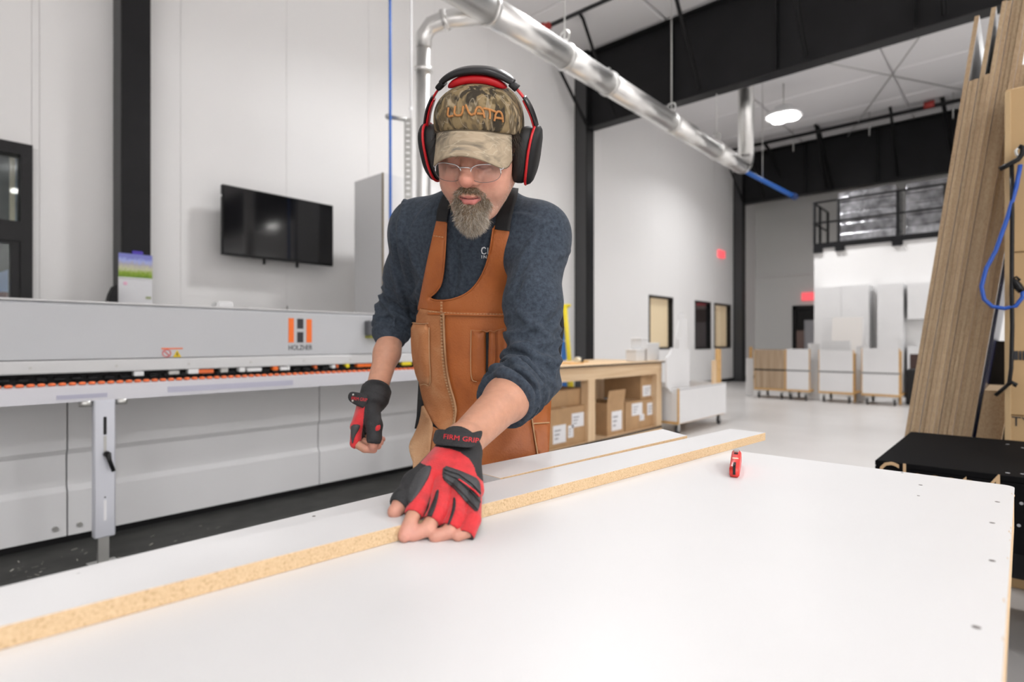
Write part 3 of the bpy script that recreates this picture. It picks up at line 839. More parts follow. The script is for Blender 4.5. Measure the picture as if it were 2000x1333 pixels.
carton(1252, 1284, 731, 3.28, zD, 'tall cardboard box on top at the right end of the shelf', depth=.5, labels=((.1, .85, .12, .55),))
# small things on the bench top
a = at_Y(1131, 697, 3.6)
tag(MB().cyl((a.x - .06, 3.6, bz + .031), (a.x, 3.6, bz + .031), .031, 16, mi=0).cyl((a.x, 3.6, bz + .031), (a.x + .05, 3.6, bz + .031), .028, 16, mi=1).build('tape_roll', [mat('cream', (.75, .7, .55), .5), M_BLACK]), 'cream and black roll lying on the workbench', 'roll')
tag(MB().box(a.x + .06, a.x + .16, 3.58, 3.63, bz + .001, bz + .02, bev=.004).build('wood_offcut', M_PLY), 'small wooden offcut on the workbench beside the roll', 'offcut')
tag(MB().box(a.x - .42, a.x - .2, 3.4, 3.7, bz + .001, bz + .012, bev=.002).build('orange_board', mat('orange_wood', (.75, .42, .14), .6)), 'thin orange brown board lying on the workbench', 'board')
M_TUB = mat('cloudy_plastic', (.66, .66, .66), .35, spec=.3)
def tub(x0p, x1p, y0p, y1p, lab, z0=None):
    a, b = at_Y(x0p, y1p, 3.3), at_Y(x1p, y1p, 3.3)
    z0 = bz + .001 if z0 is None else z0
    z1 = at_Y((x0p + x1p) / 2, y0p, 3.3).z
    t = thing('storage_tub', lab, 'tub', ((a.x + b.x) / 2, 3.35, z0), 'tubs on the bench end')
    MB().box(a.x, b.x, 3.28, 3.42, z0, z1 - .012, bev=.008).build('tub_body', M_TUB, t)
    MB().box(a.x - .004, b.x + .004, 3.276, 3.424, z1 - .012, z1, bev=.003).build('lid', M_WHITE, t)
    return z1
za = tub(1240, 1257, 683, 703, 'lower left cloudy plastic tub on the bench end')
tub(1250, 1264, 661, 690, 'topmost cloudy plastic tub on the bench end', za)
tub(1262, 1285, 670, 703, 'right cloudy plastic tub on the bench end')

# step ladder by the column
la = thing('step_ladder', 'yellow and blue step ladder standing behind the workbench', 'ladder', (7.3, 5.4, 0))
q0, q1 = at_d(1121, 850, 8.6), at_d(1103, 597, 8.6)
q0.z = 0
off = FWD * .35
for s in (0, 1):
    o_ = off * s * 1.0
    MB().tube([q0 + o_, q1 + o_ * .8], .035, 8).build('front_rail', M_YELLOW, la)
    r0, r1 = at_d(1106, 850, 8.9), at_d(1101, 640, 8.7)
    r0.z = 0
    MB().tube([r0 + o_, r1 + o_ * .8], .03, 8).build('rear_rail', M_BLUEL, la)
for k in range(5):
    f = .14 + .18 * k
    p = q0.lerp(q1, f)
    MB().box(-.05, .05, 0, .33, -.012, .012, M=Matrix.Translation(p) @ Matrix.Rotation(YAW - PI / 2, 4, 'Z')).build('step', M_ALU, la)
MB().box(-.09, .09, -.03, .36, -.02, .02, bev=.008, M=Matrix.Translation(q1) @ Matrix.Rotation(YAW - PI / 2, 4, 'Z')).build('top_cap', M_YELLOW, la)

# ================================================================== CARTS
def caster(c, x, y, r=.05):
    k = thing('x', '', '', (0, 0, 0))
    bpy.data.objects.remove(k)
    f = MB().box(x - .022, x + .022, y - .022, y - .016, r * .8, 2 * r + .02).box(x - .022, x + .022, y + .016, y + .022, r * .8, 2 * r + .02).box(x - .03, x + .03, y - .03, y + .03, 2 * r + .014, 2 * r + .024).build('caster', M_ZINC, c)
    MB().lathe((x, y - .014, r), (0, 1, 0), [(0, .006), (0, r * .8), (.004, r), (.024, r), (.028, r * .8), (.028, .006)], 16).build('wheel', M_RUBBER, f)
# near white cart
cfY = 3.02
a, b = at_Y(1326, 800, cfY), at_Y(1418, 800, cfY)
ct = thing('panel_cart', 'white panel cart on casters right of the workbench', 'cart', ((a.x + b.x) / 2, cfY + .3, 0), 'panel carts')
ztop, zbot = at_Y(1340, 758, cfY).z, .145
MB().box(a.x, b.x, cfY, cfY + .019, zbot, ztop).build('front_panel', M_MELA, ct)
MB().box(a.x, b.x, cfY + .62, cfY + .639, zbot, ztop).build('rear_panel', M_MELA, ct)
MB().box(a.x - .001, a.x + .012, cfY - .001, cfY + .02, zbot, ztop).build('edge_strip', M_PLY, ct)
MB().box(a.x + .02, a.x + .039, cfY + .02, cfY + .62, zbot + .02, ztop).build('side_panel', M_MELA2, ct)
MB().box(b.x - .03, b.x - .011, cfY + .02, cfY + .62, zbot + .02, ztop).build('side_panel', M_MELA2, ct)
MB().box(a.x + .01, b.x - .01, cfY + .019, cfY + .62, zbot - .012, zbot + .012).build('deck', M_PLY, ct)
MB().box(a.x, b.x, cfY - .003, cfY + .001, ztop - .018, ztop - .008).build('groove_line', mat('groove_grey', (.35, .35, .35), .6), ct)  # flat grey strip drawn across the front as a groove
for x in (a.x + .08, b.x - .1):
    for y in (cfY + .06, cfY + .56):
        caster(ct, x, y, .058)
# panels standing in and on the near cart
pan = [((1318, 757), (1318, 700), (1326, 690), (1328, 680), (1362, 682), (1362, 757), 'short white panel standing at the left in the near cart'),
       ((1360, 757), (1360, 662), (1372, 660), (1373, 757), 'narrow white panel standing in the near cart'),
       ((1372, 757), (1373, 660), (1378, 625), (1393, 622), (1393, 757), 'tall white panel standing in the near cart'),
       ((1393, 757), (1393, 610), (1404, 608), (1405, 690), (1400, 757), 'tallest white panel standing in the near cart')]
for k, q in enumerate(pan):
    yy = cfY + .10 + .13 * k
    pts = []
    for (x, y) in q[:-1]:
        P = at_Y(x, y, cfY)
        pts.append(Vector((P.x, yy, max(P.z, ztop) if y == 757 else P.z)))
    for P in pts:
        if abs(P.z - ztop) < .02:
            P.z = zbot + .013
    tag(MB().prism(pts, (0, .019, 0)).build('melamine_board', M_MELA), q[-1], 'panel', 'panels in the near cart')
for k, (x0, x1, y0, m_, lab) in enumerate(((1397, 1405, 705, M_PINEV, 'light wooden block standing at the right edge of the near cart'), (1404, 1414, 682, M_PLY, 'orange brown wooden offcut standing at the right edge of the near cart'))):
    P, Q = at_Y(x0, y0, cfY), at_Y(x1, y0, cfY)
    tag(MB().prism([(P.x, cfY + .03, zbot + .013), (Q.x - .02, cfY + .03, zbot + .013), (Q.x - .02, cfY + .03, P.z), (P.x + .03, cfY + .03, P.z)], (0, .03, 0)).build('wood_offcut', m_), lab, 'offcut', 'offcuts in the near cart')

# row of far carts
FX = 11.65
far = [(1472, 1533, 683, 762, M_OAK, 'far cart with a brown wood grain panel'), (1534, 1581, 682, 766, M_MELA, 'far cart with a white panel beside the brown one'), (1598, 1667, 684, 770, M_MELA, 'third far cart with a grey white panel'), (1682, 1757, 681, 776, M_MELA, 'far white cart nearest the leaning boards')]
for k, (x0p, x1p, yt, yb, pm_, lab) in enumerate(far):
    ya, yb_ = at_X(x0p, 700, FX).y, at_X(x1p, 700, FX).y
    zt_ = at_X((x0p + x1p) / 2, yt, FX).z
    zd = .16
    c = thing('panel_cart', lab, 'cart', (FX + .3, (ya + yb_) / 2, 0), 'panel carts')
    MB().box(FX, FX + .7, yb_, ya, zd, zd + .035, bev=.003).build('deck', M_PLY, c)
    MB().box(FX + .02, FX + .04, yb_ + .012, ya - .012, zd + .035, zt_).build('front_panel', pm_, c)
    MB().box(FX + .019, FX + .045, yb_, yb_ + .014, zd + .035, zt_).build('edge_strip', M_PLY, c)
    MB().box(FX + .019, FX + .045, ya - .014, ya, zd + .035, zt_).build('edge_strip', M_PLY, c)
    MB().box(FX + .05, FX + .57, yb_ + .1, yb_ + .12, zd + .035, zt_ - .25).build('side_panel', M_MELA2, c)
    MB().box(FX + .015, FX + .047, yb_ - .002, ya + .002, .545, .572).build('strap', mat('strap_grey', (.20, .20, .20), .5) if pm_ is not M_OAK else M_BLACK, c)
    MB().box(FX + .58, FX + .6, yb_ + .02, ya - .02, zd + .035, zt_ - .05).build('rear_panel', M_MELA, c)
    for yy in (yb_ + .08, ya - .08):
        for xx in (FX + .08, FX + .6):
            caster(c, xx, yy, .055)
def standing(x0p, x1p, yt, X, z0, m_, lab, t=.02, name='melamine_board', grp='panels on the far carts', lean=0):
    ya, yb_ = at_X(x0p, 700, X).y, at_X(x1p, 700, X).y
    z1 = at_X((x0p + x1p) / 2, yt, X).z
    tag(MB().prism([(X, ya, z0), (X, yb_, z0), (X + lean, yb_, z1), (X + lean, ya, z1)], (t, 0, 0)).build(name, m_), lab, 'panel', grp)
standing(1604, 1662, 666, 11.85, .197, M_MELA2, 'grey white panel rising behind the third far cart')
standing(1578, 1600, 671, 11.95, .197 - .197, M_MELA, 'white panel between the second and third far carts')
standing(1620, 1680, 619, 12.9, 0, mat('panel_beige', (.70, .67, .64), .5), 'pale beige panel leaning against the white cupboards', lean=.25)
standing(1672, 1690, 676, 12.25, 0, M_MELA, 'cream panel between the third and fourth far carts')
standing(1457, 1471, 700, 11.9, .0, M_MELA, 'white drawer front at the left end of the far carts')
standing(1463, 1469, 678, 12.1, .0, M_PLY, 'orange plywood strip at the left end of the far carts')
standing(1756, 1761, 686, 12.0, 0, M_PLY, 'plywood strip at the right of the fourth far cart')
standing(1584, 1596, 692, 12.3, 0, M_BLACK, 'black panel between the second and third far carts')
standing(1667, 1671, 690, 11.9, 0, M_PLY, 'plywood strip between the third and fourth far carts')
standing(1777, 1800, 692, 12.6, 0, mat('dark_brown_panel', (.07, .035, .03), .5), 'dark brown panel beside the leaning boards')
standing(1556, 1570, 646, 14.6, 0, mat('brown_panel', (.10, .06, .05), .5), 'brown panel in front of the far black door')
tag(MB().box(12.1, 12.8, .9, 1.55, 0, .62, bev=.01).box(12.08, 12.1, .95, 1.5, .3, .32).build('dark_bin', M_BLACKM), 'dark low bin to the right of the far carts', 'bin')

# ================================================================== WHITE BOX ROOM WITH PLATFORM
BXX = 14.0
bl = at_X(1590, 500, BXX).y
zt = at_X(1590, 487, BXX).z
struct(MB().box(BXX, BXX + .15, -6, bl, 0, zt).box(BXX + .15, EX, bl - .15, bl, 0, zt).build('wall_box_room', mat('box_wall', (.84, .83, .82), .55)))
pf = thing('mezzanine_platform', 'black steel platform edge with railing above the white box room', 'platform', (BXX, bl - 1, zt))
MB().box(BXX - .06, BXX + .10, -6, bl, zt, zt + .11).build('edge_beam', M_STEEL, pf)
MB().box(BXX + .1, EX - .1, -6, bl - .02, zt, zt + .06).build('deck', M_GREYD, pf)
for x in (1598, 1641, 1753):
    y = at_X(x, 450, BXX - .03).y
    MB().box(BXX - .08, BXX - .0, y - .09, y + .09, zt - .10, zt).build('bracket', M_STEEL, pf)
rt = at_X(1590, 397, BXX - .03).z; rm = at_X(1590, 437, BXX - .03).z
for z in (rt, rm):
    MB().cyl((BXX - .03, bl, z), (BXX - .03, -6, z), .022, 8).build('rail', M_STEEL, pf)
    MB().cyl((BXX - .03, bl, z), (BXX + 1.2, bl, z), .022, 8).build('rail', M_STEEL, pf)
for x in (1591, 1638, 1754, 1846):
    y = at_X(x, 430, BXX - .03).y
    MB().box(BXX - .055, BXX - .005, y - .025, y + .025, zt + .1, rt).build('rail_post', M_STEEL, pf)
for xx in (.5, 1.2):
    MB().box(BXX + xx - .025, BXX + xx + .025, bl - .025, bl + .025, zt + .06, rt).build('rail_post', M_STEEL, pf)
# foil wrapped loads on the platform
for k, (x0p, x1p, yt) in enumerate(((1634, 1752, 368), (1766, 1856, 352))):
    X = BXX + .6
    ya, yb_ = at_X(x0p, 420, X).y, at_X(x1p, 420, X).y
    z1 = at_X((x0p + x1p) / 2, yt, X).z
    w = thing('wrapped_pallet', ['shiny plastic wrapped load on the platform, left of the dark gap', 'shiny plastic wrapped load on the platform beside the leaning boards'][k], 'pallet load', (X + .5, (ya + yb_) / 2, zt + .06), 'wrapped loads on the platform')
    pl = MB()
    for yy in (ya - .1, (ya + yb_) / 2, yb_ + .1):
        pl.box(X, X + 1.0, yy - .05, yy + .05, zt + .06, zt + .14)
    for q in range(5):
        pl.box(X + .22 * q, X + .22 * q + .12, yb_, ya, zt + .14, zt + .16)
    pl.build('pallet', M_PLY, w)
    n = 5
    zz0 = zt + .16
    for q in range(n):
        h = (z1 - zz0) / n
        MB().box(X + .02 * (q % 2), X + 1.0, yb_ + .02, ya - .02, zz0 + h * q + .004, zz0 + h * (q + 1), bev=.035, seg=3).build('wrapped_layer', M_WRAP, w)
# white cupboards against the box room
def cup(x0p, x1p, ytop, z0, lab, Xf=13.6, ndoor=2):
    ya, yb_ = at_X(x0p, 600, Xf).y, at_X(x1p, 600, Xf).y
    z1 = at_X((x0p + x1p) / 2, ytop, Xf).z
    c = thing('white_cupboard', lab, 'cupboard', (Xf + .2, (ya + yb_) / 2, z0), 'white cupboards')
    MB().box(Xf + .02, BXX - .004, yb_, ya, z0, z1).build('carcass', M_MELA2, c)
    w = (ya - yb_) / ndoor
    for q in range(ndoor):
        d_ = MB().box(Xf, Xf + .019, yb_ + w * q + .003, yb_ + w * (q + 1) - .003, z0 + (.08 if z0 < .1 else .003), z1 - .003).build('door', M_MELA, c)
        MB().box(Xf - .02, Xf, yb_ + w * q + .03, yb_ + w * q + .042, (z0 + z1) / 2 - .08, (z0 + z1) / 2 + .08).build('handle', M_WHITE, d_)
cup(1592, 1697, 559, 0, 'tall white double cupboard left of the grey gap')
cup(1713, 1764, 554, 0, 'tall narrow white cupboard right of the grey gap', ndoor=1)
cup(1772, 1830, 552, 1.55, 'white wall cupboard hanging beside the leaning boards', ndoor=1)
cup(1772, 1830, 677, 0, 'low white cupboard under the hanging one', ndoor=1)

# ================================================================== LEANING BOARDS, CRATE, CORDS
BX = 3.60
lean = -.1368
base_y = .548
rnd = random.Random(11)
spec = [(2.69, 0), (2.38, 1), (2.38, 0), (2.71, 1), (2.39, 0), (2.72, 1), (2.72, 0), (2.73, 0), (2.735, 1), (2.74, 0), (2.745, 0), (2.40, 1), (2.40, 0), (2.39, 0)]
ords = ['leftmost', 'second', 'third', 'fourth', 'fifth', 'sixth', 'seventh', 'eighth', 'ninth', 'tenth', 'eleventh', 'twelfth', 'thirteenth', 'last']
y = base_y
for k, (h, c) in enumerate(spec):
    t = .0185
    dx = rnd.uniform(-.012, .012)
    m3 = [M_PART3 if c else M_PART2, M_MELA]
    gy = y - t
    b_ = MB()
    x0, x1 = BX + dx, BX + 1.2 + dx
    tz = h
    ty = lean * h
    nv = Vector((0, -1, lean)).normalized() * t
    p = [Vector((x0, y, .02)), Vector((x1, y, .02)), Vector((x1, y + ty, tz + .02)), Vector((x0, y + ty, tz + .02))]
    q = [v + Vector((0, -t, 0)) for v in p]
    bm = b_.bm
    V = [bm.verts.new(v) for v in p + q]
    for f, mi in (((0, 1, 2, 3), 1), ((7, 6, 5, 4), 1), ((0, 3, 7, 4), 0), ((1, 5, 6, 2), 0), ((3, 2, 6, 7), 0), ((0, 4, 5, 1), 0)):
        F = bm.faces.new([V[i] for i in f]); F.material_index = mi
    o = b_.build('board_sheet', m3, base=(BX, y, 0))
    lab = '%s particleboard sheet of the leaning stack, %s' % (ords[k] if k in (0, 13) else ords[k] + ' from left', 'tall' if h > 2.6 else 'shorter')
    tag(o, lab, 'board', 'leaning particleboard sheets')
    y -= t + rnd.choice((.0004, .0004, .0006, .0022))
sr = thing('board_rack', 'black floor rail carrying the leaning boards', 'rack', (BX + .6, .25, 0))
MB().box(BX + .1, BX + .25, -.3, .62, 0, .0195).build('floor_rail', M_BLACK, sr)
MB().box(BX + .9, BX + 1.05, -.3, .62, 0, .0195).build('floor_rail', M_BLACK, sr)
MB().box(BX + 1.3, BX + 1.4, -.2, -.1, 0, 2.2).build('upright', M_BLACK, sr)
MB().box(BX + 1.3, BX + 1.4, -1.2, -1.1, 0, 2.2).build('upright', M_BLACK, sr)
# dark blue sheet and short board between stack and crate
def leanb(x0, yb, yt, h, t, m_, name, lab, cat='board', w=.9):
    tag(MB().prism([(x0, yb, .0205), (x0, yb - t, .0205), (x0, yt - t, h), (x0, yt, h)], (w, 0, 0)).build(name, m_), lab, cat)
leanb(3.66, y - .002, y - .002 + lean * 1.85, 1.87, .012, mat('navy_sheet', (.012, .014, .05), .25), 'navy_sheet', 'dark navy plastic sheet leaning right of the board stack', 'sheet')
leanb(3.62, y - .016, y - .016 + lean * .86, .88, .095, M_PART3, 'short_board', 'short tan board bundle leaning beside the cardboard crate', w=.5)
leanb(4.15, y - .016, y - .016 + lean * 1.1, 1.12, .16, M_BLACKM, 'black_sheet', 'black sheet filling the dark gap behind the short tan boards', 'sheet', w=.4)  # black sheet added to cover the dark gap
# cardboard crate with black print
cy = at_X(1962, 500, 3.45).y
ctop = at_X(1963, 176, 3.45).z
cr = thing('cardboard_crate', 'tall tan cardboard packed crate at the right edge', 'crate', (3.5, cy - .5, 0))
M_TAN = mat('tan_board', (.52, .35, .175), .75, var=.1, vscale=4, stretch=(1, 1, .3))
MB().box(3.45, 3.57, cy - 1.0, cy, 0, .78, bev=.004).build('crate_section', M_TAN, cr)
MB().box(3.452, 3.57, cy - 1.0, cy - .002, .783, 1.52, bev=.004).build('crate_section', M_TAN, cr)
MB().box(3.45, 3.57, cy - 1.0, cy - .003, 1.523, ctop, bev=.004).build('crate_section', M_TAN, cr)
MB().box(3.444, 3.4525, cy - .022, cy, 0, ctop - .01, bev=.002).build('corner_strip', mat('corner_strip', (.55, .39, .21), .7), cr)
P = at_X(1963, 826, 3.444)
text_obj('crate_lettering', 'TYPE-', .062, frame_M((3.4485, cy - .0235, P.z - .012), (0, -1, 0), (0, 0, 1)), M_INK, cr, align='LEFT', extrude=.0006, xs=.9)
P = at_X(1963, 703, 3.444)
yb0 = cy - .024
for w_, g_ in ((.022, .004), (.008, .004), (.016, .010), (.012, .006), (.024, .006)):
    MB().box(3.4472, 3.4515, yb0 - w_, yb0, P.z, P.z + .040).build('printed_bar', M_INK, cr)
    yb0 -= w_ + g_
# black cord, blue cord and hook
def crx(x, y, X=3.40):
    return at_X(x, y, X)
hk = thing('cord_hook', 'black and chrome hook on the crate carrying the cords', 'hook', crx(1985, 310))
MB().tube([crx(1999, 290), crx(1990, 288), crx(1984, 295), crx(1986, 303), crx(1992, 305)], .006, 8).build('chrome_ring', M_ZINC, hk)
MB().tube([crx(1952, 331), crx(1970, 322), crx(1988, 312), crx(1997, 300), crx(1998, 289), crx(1990, 286)], .011, 8).build('hook_arm', M_BLACK, hk)
MB().cyl(crx(1988, 312, 3.40), crx(1988, 312, 3.47), .006, 8).build('screw', M_ZINC, hk)
tag(MB().tube([crx(1976, 320), crx(1977, 420), crx(1976, 560), crx(1977, 640), crx(1975, 720), crx(1971, 750), crx(1962, 758), crx(1944, 773)], .008, 8).tube([crx(1968, 752), crx(1976, 747), crx(1984, 751), crx(1980, 755)], .009, 8).build('black_strap', M_BLACK), 'black cord hanging straight down the cardboard crate', 'cord')
tag(MB().tube([crx(1993, 322), crx(1985, 365), crx(1968, 425), crx(1945, 490), crx(1926, 525), crx(1917, 560), crx(1922, 585), crx(1938, 599), crx(1962, 603), crx(1984, 598), crx(1998, 580), crx(1996, 566)], .0085, 10).build('extension_lead', M_BLUE), 'bright blue cord hanging in a loop before the crate', 'cord')
tag(MB().tube([crx(1996, 570), crx(1990, 562), crx(1983, 550), crx(1977, 545)], [.014, .016, .012, .006], 8).tube([crx(1977, 545), crx(1985, 541), crx(1993, 548)], .005, 6).build('cord_plug', M_BLACK), 'small black plug at the end of the blue cord', 'plug')

# ================================================================== BLACK LETTERED CABINET BOX
KX0 = 2.40
kc = at_X(1709, 899, KX0)
kz1 = kc.z
kz0 = at_X(1995, 1085, KX0).z
ky1 = kc.y
ky0 = ky1 - 1.5
kx1 = at_Z(1808, 846, kz1).x
kb = thing('black_cabinet_box', 'black cabinet box with tan routed lettering at the right', 'cabinet box', (2.8, ky1 - .75, kz0))
M_KB = mat('black_melamine', (.005, .005, .0055), .7, spec=.04)
MB().box(KX0, kx1, ky0, ky1, kz1 - .019, kz1, bev=.002).build('top_panel', M_KB, kb)
MB().box(KX0, KX0 + .019, ky0, ky1 + .0, kz0, kz1 - .0195, bev=.002).build('front_panel', M_KB, kb)
MB().box(kx1 - .019, kx1, ky0, ky1, kz0, kz1 - .0195, bev=.002).build('rear_panel', M_KB, kb)
MB().box(KX0 + .0195, kx1 - .0195, ky1 - .019, ky1, kz0, kz1 - .0195).build('side_panel', M_KB, kb)
MB().box(KX0 + .0195, kx1 - .0195, ky0, ky0 + .019, kz0, kz1 - .0195).build('side_panel', M_KB, kb)
P = at_X(1714, 905, KX0 - .001)
text_obj('routed_lettering', 'Closet 4', .125, frame_M((KX0 - .0005, at_X(1713, 900, KX0).y, kz1 - .086), (0, -1, 0), (0, 0, 1)), mat('mdf_core', (.50, .34, .19), .8), kb, align='LEFT', extrude=.0008, xs=.80)
M_PIN = mat('pin_hole', (.30, .30, .31), .6)
for (x, y) in ((1968, 868.5), (1998, 875.5), (1968, 924.5), (1997, 926.5)):
    P = at_Z(x, y, kz1)
    MB().cyl((P.x, P.y, kz1 - .001), (P.x, P.y, kz1 + .0008), .006, 10).build('pin_hole', M_PIN, kb)
for (x, y) in ((1995, 984), (1990, 1027)):
    P = at_X(x, y, KX0)
    MB().cyl((KX0 - .0008, P.y, P.z), (KX0 + .001, P.y, P.z), .005, 10).build('pin_hole', M_PIN, kb)
tr = thing('trestle_stand', 'black trestle stand under the lettered black box', 'stand', (2.8, ky1 - .75, 0))
for yy in (ky1 - .12, ky0 + .1):
    for xx in (KX0 + .05, kx1 - .09):
        MB().box(xx, xx + .05, yy - .05, yy, 0, kz0 - .041).build('leg', M_BLACKM, tr)
    MB().box(KX0 + .05, kx1 - .04, yy - .05, yy, kz0 - .04, kz0 - .0005).build('cross_bar', M_BLACKM, tr)

MB().box(kx1 - .06, kx1 - .045, ky0 + .12, ky1 - .2, .12, kz0 - .042).build('dark_backdrop', M_BLACKM, tr)  # backdrop added to hide the crate and keep the space below dark
# ================================================================== WHITE WORK TABLE IN FRONT
TZ = CZ - .25
TX0, TX1, TY0, TY1 = -.75, 1.312, 0.012, .775
tb = thing('work_table', 'large white work table filling the foreground', 'table', (.4, .39, 0))
def rrect(x0, x1, y0, y1, r, n=5):
    pts = []
    for cx, cy, a0 in ((x1 - r, y1 - r, 0), (x0 + r, y1 - r, 90), (x0 + r, y0 + r, 180), (x1 - r, y0 + r, 270)):
        for k in range(n + 1):
            a = R_(a0 + 90 * k / n)
            pts.append((cx + r * math.cos(a), cy + r * math.sin(a)))
    return pts
top_o = rrect(TX0, TX1, TY0, TY1, .016)
MB().prism([(x, y, TZ - .0025) for x, y in top_o], (0, 0, .0025)).build('laminate_top', M_MELA, tb)
# chipped particleboard core, a little proud and uneven at the near long edge
rnd = random.Random(5)
core = [(x, y) for x, y in rrect(TX0 + .001, TX1 - .001, TY0 + .001, TY1 - .001, .016) if not (y < .002)]
bm_ = MB()
core_pts = []
for x, y in rrect(TX0 + .0005, TX1 - .0005, TY0 + .0005, TY1 - .0005, .016):
    core_pts.append((x, y, TZ - .068))
bm_.prism(core_pts, (0, 0, .0652))
bm_.build('particle_core', M_PART, tb)
for k in range(9):
    x = .5 + .78 * rnd.random()
    w_ = .006 + .014 * rnd.random()
    dd = .0010 + .0022 * rnd.random()
    MB().prism([(x, TY0 - .0004, TZ - .003), (x + w_, TY0 - .0004, TZ - .003), (x + w_ * .75, TY0 + dd, TZ + .0003), (x + w_ * .4, TY0 + dd * 1.2, TZ + .0003), (x + w_ * .2, TY0 + dd * .7, TZ + .0003)], (0, -.0004, .0)).build('edge_chip', M_PART, tb)
MB().box(TX0 + .05, TX1 - .05, TY0 + .03, TY0 + .05, TZ - .16, TZ - .069).build('apron_rail', M_MELA2, tb)
MB().box(TX0 + .05, TX1 - .05, TY1 - .05, TY1 - .03, TZ - .16, TZ - .069).build('apron_rail', M_MELA2, tb)
for x in (TX0 + .06, TX1 - .13):
    for y in (TY0 + .05, TY1 - .12):
        MB().box(x, x + .07, y, y + .07, 0, TZ - .069).build('leg', M_MELA2, tb)
M_SCRW = mat('screw_grey', (.16, .14, .13), .6)
for (x, y, r) in ((1798, 948, .0032), (1794, 969, .0022), (1948, 981, .0034), (1938, 1022, .0034), (1938, 1096, .0034), (1907, 1226, .0036), (1762, 924, .0025), (613, 1009, .0026), (153, 1121, .0028)):
    P = at_Z(x, y, TZ)
    if P.y < TY1 - .003 and P.x < TX1 - .004:
        MB().lathe((P.x, P.y, TZ - .0008), (0, 0, 1), [(0, .0005), (0, r), (.0010, r * .95), (.0011, .0008)], 10).build('screw_head', M_SCRW, tb)

# strip being clamped under the hand, second board behind
def board(corners, z0, z1, name, lab, cat='board', white_end=-1):
    bm = bmesh.new()
    a = [bm.verts.new((x, y, z0)) for x, y in corners]
    c = [bm.verts.new((x, y, z1)) for x, y in corners]
    n = len(a)
    f = bm.faces.new(a[::-1]); f.material_index = 1
    f = bm.faces.new(c); f.material_index = 1
    for i in range(n):
        f = bm.faces.new((a[i], a[(i + 1) % n], c[(i + 1) % n], c[i])); f.material_index = 1 if i == white_end else 0
    es = [e for e in bm.edges if abs(e.verts[0].co.z - e.verts[1].co.z) < 1e-6]
    bmesh.ops.bevel(bm, geom=es, offset=.0006, segments=1, affect='EDGES')
    bm.normal_update()
    me = bpy.data.meshes.new(name)
    bm.to_mesh(me); bm.free()
    o = put(name, me, [M_PART, M_MELA])
    tag(o, lab, cat, 'white boards on the table')
    return o
sA, sB = Vector((-.35, .6155 + .0384)), Vector((1.497, .4845))
sd = (sB - sA).normalized(); sn = Vector((-sd.y, sd.x)) * .092
board([sA, sB, sB + sn, sA + sn], TZ + .0002, TZ + .0192, 'white_strip', 'long narrow white strip with tan front edge held under the glove')
bA, bB = Vector((.749, .653)), Vector((1.325, .612))
bd = (bB - bA).normalized(); bA = bA - bd * .045; bn_ = Vector((-bd.y, bd.x)) * .098
board([bA, bB, bB + bn_ + bd * .05, bA + bn_], TZ + .0002, TZ + .0192, 'white_board', 'shorter white board lying behind the long strip by the apron', white_end=3)
tag(MB().tube([at_Z(940, 931, TZ + .0006), at_Z(995, 945, TZ + .0006)], .0006, 5).build('pencil_line', M_INK), 'thin dark pencil mark on the table beside the glove', 'pencil mark')

# red utility knife
kn0, kn1 = at_Z(1434, 934, TZ), at_Z(1442, 897, TZ)
kd = (kn1 - kn0); L_ = .128
kd.normalize()
kn = thing('utility_knife', 'red utility knife lying on the white table', 'knife', kn0)
Mk = frame_M(kn0, kd, Vector((-kd.y, kd.x, 0)))
prof = [(0, .002), (.006, .0), (.04, .0), (.075, .0), (L_, .003), (L_ + .004, .012), (L_ - .004, .026), (L_ - .03, .033), (.07, .030), (.035, .025), (.008, .020), (0, .014)]
b_ = MB()
bm = b_.bm
rings = []
for s, ins in ((-.0085, .004), (-.006, 0), (.006, 0), (.0085, .004)):
    rings.append([bm.verts.new((x + (ins if x < L_ / 2 else -ins) * .6, s, max(.0, z + (ins * .7 if z < .015 else -ins * .7)))) for x, z in prof])
for r0, r1 in zip(rings[:-1], rings[1:]):
    for i in range(len(prof)):
        f = bm.faces.new((r0[i], r0[(i + 1) % len(prof)], r1[(i + 1) % len(prof)], r1[i])); f.smooth = True
bm.faces.new(rings[0][::-1]); bm.faces.new(rings[-1])
b_.build('handle', M_RED, kn, M=Mk)
MB().box(.085, .10, -.0045, .0045, .031, .0355, bev=.001).build('blade_button', M_ZINC, kn, M=Mk)
MB().box(.072, .082, -.0035, .0035, .029, .0315).build('button_slot', M_BLACKM, kn, M=Mk)
MB().box(-.0015, .045, -.0022, .0022, .006, .0235).build('blade_slot', M_BLACKM, kn, M=Mk)
MB().box(.045, .052, -.006, .006, .022, .0275, bev=.001).build('nose_clip', mat('cream', (.75, .7, .55), .5), kn, M=Mk)
# ================================================================== SURFACE MODELLING BY DISTANCE FIELDS
VM = Matrix.Identity(4)
for i in range(3):
    VM[i][0] = RGT[i]
    VM[i][1] = FWD[i]
    VM[i][2] = (0, 0, 1)[i]
    VM[i][3] = (0, 0, CZ)[i]
VMn = np.array(VM)

def V(x, y, d):
    """Body frame: (to the right, away, up) in metres from a pixel and a distance."""
    return np.array(((x - 1000) / FP * d, d, (666.5 - y) / FP * d))
def nrm(v):
    v = np.asarray(v, float)
    return v / np.linalg.norm(v)

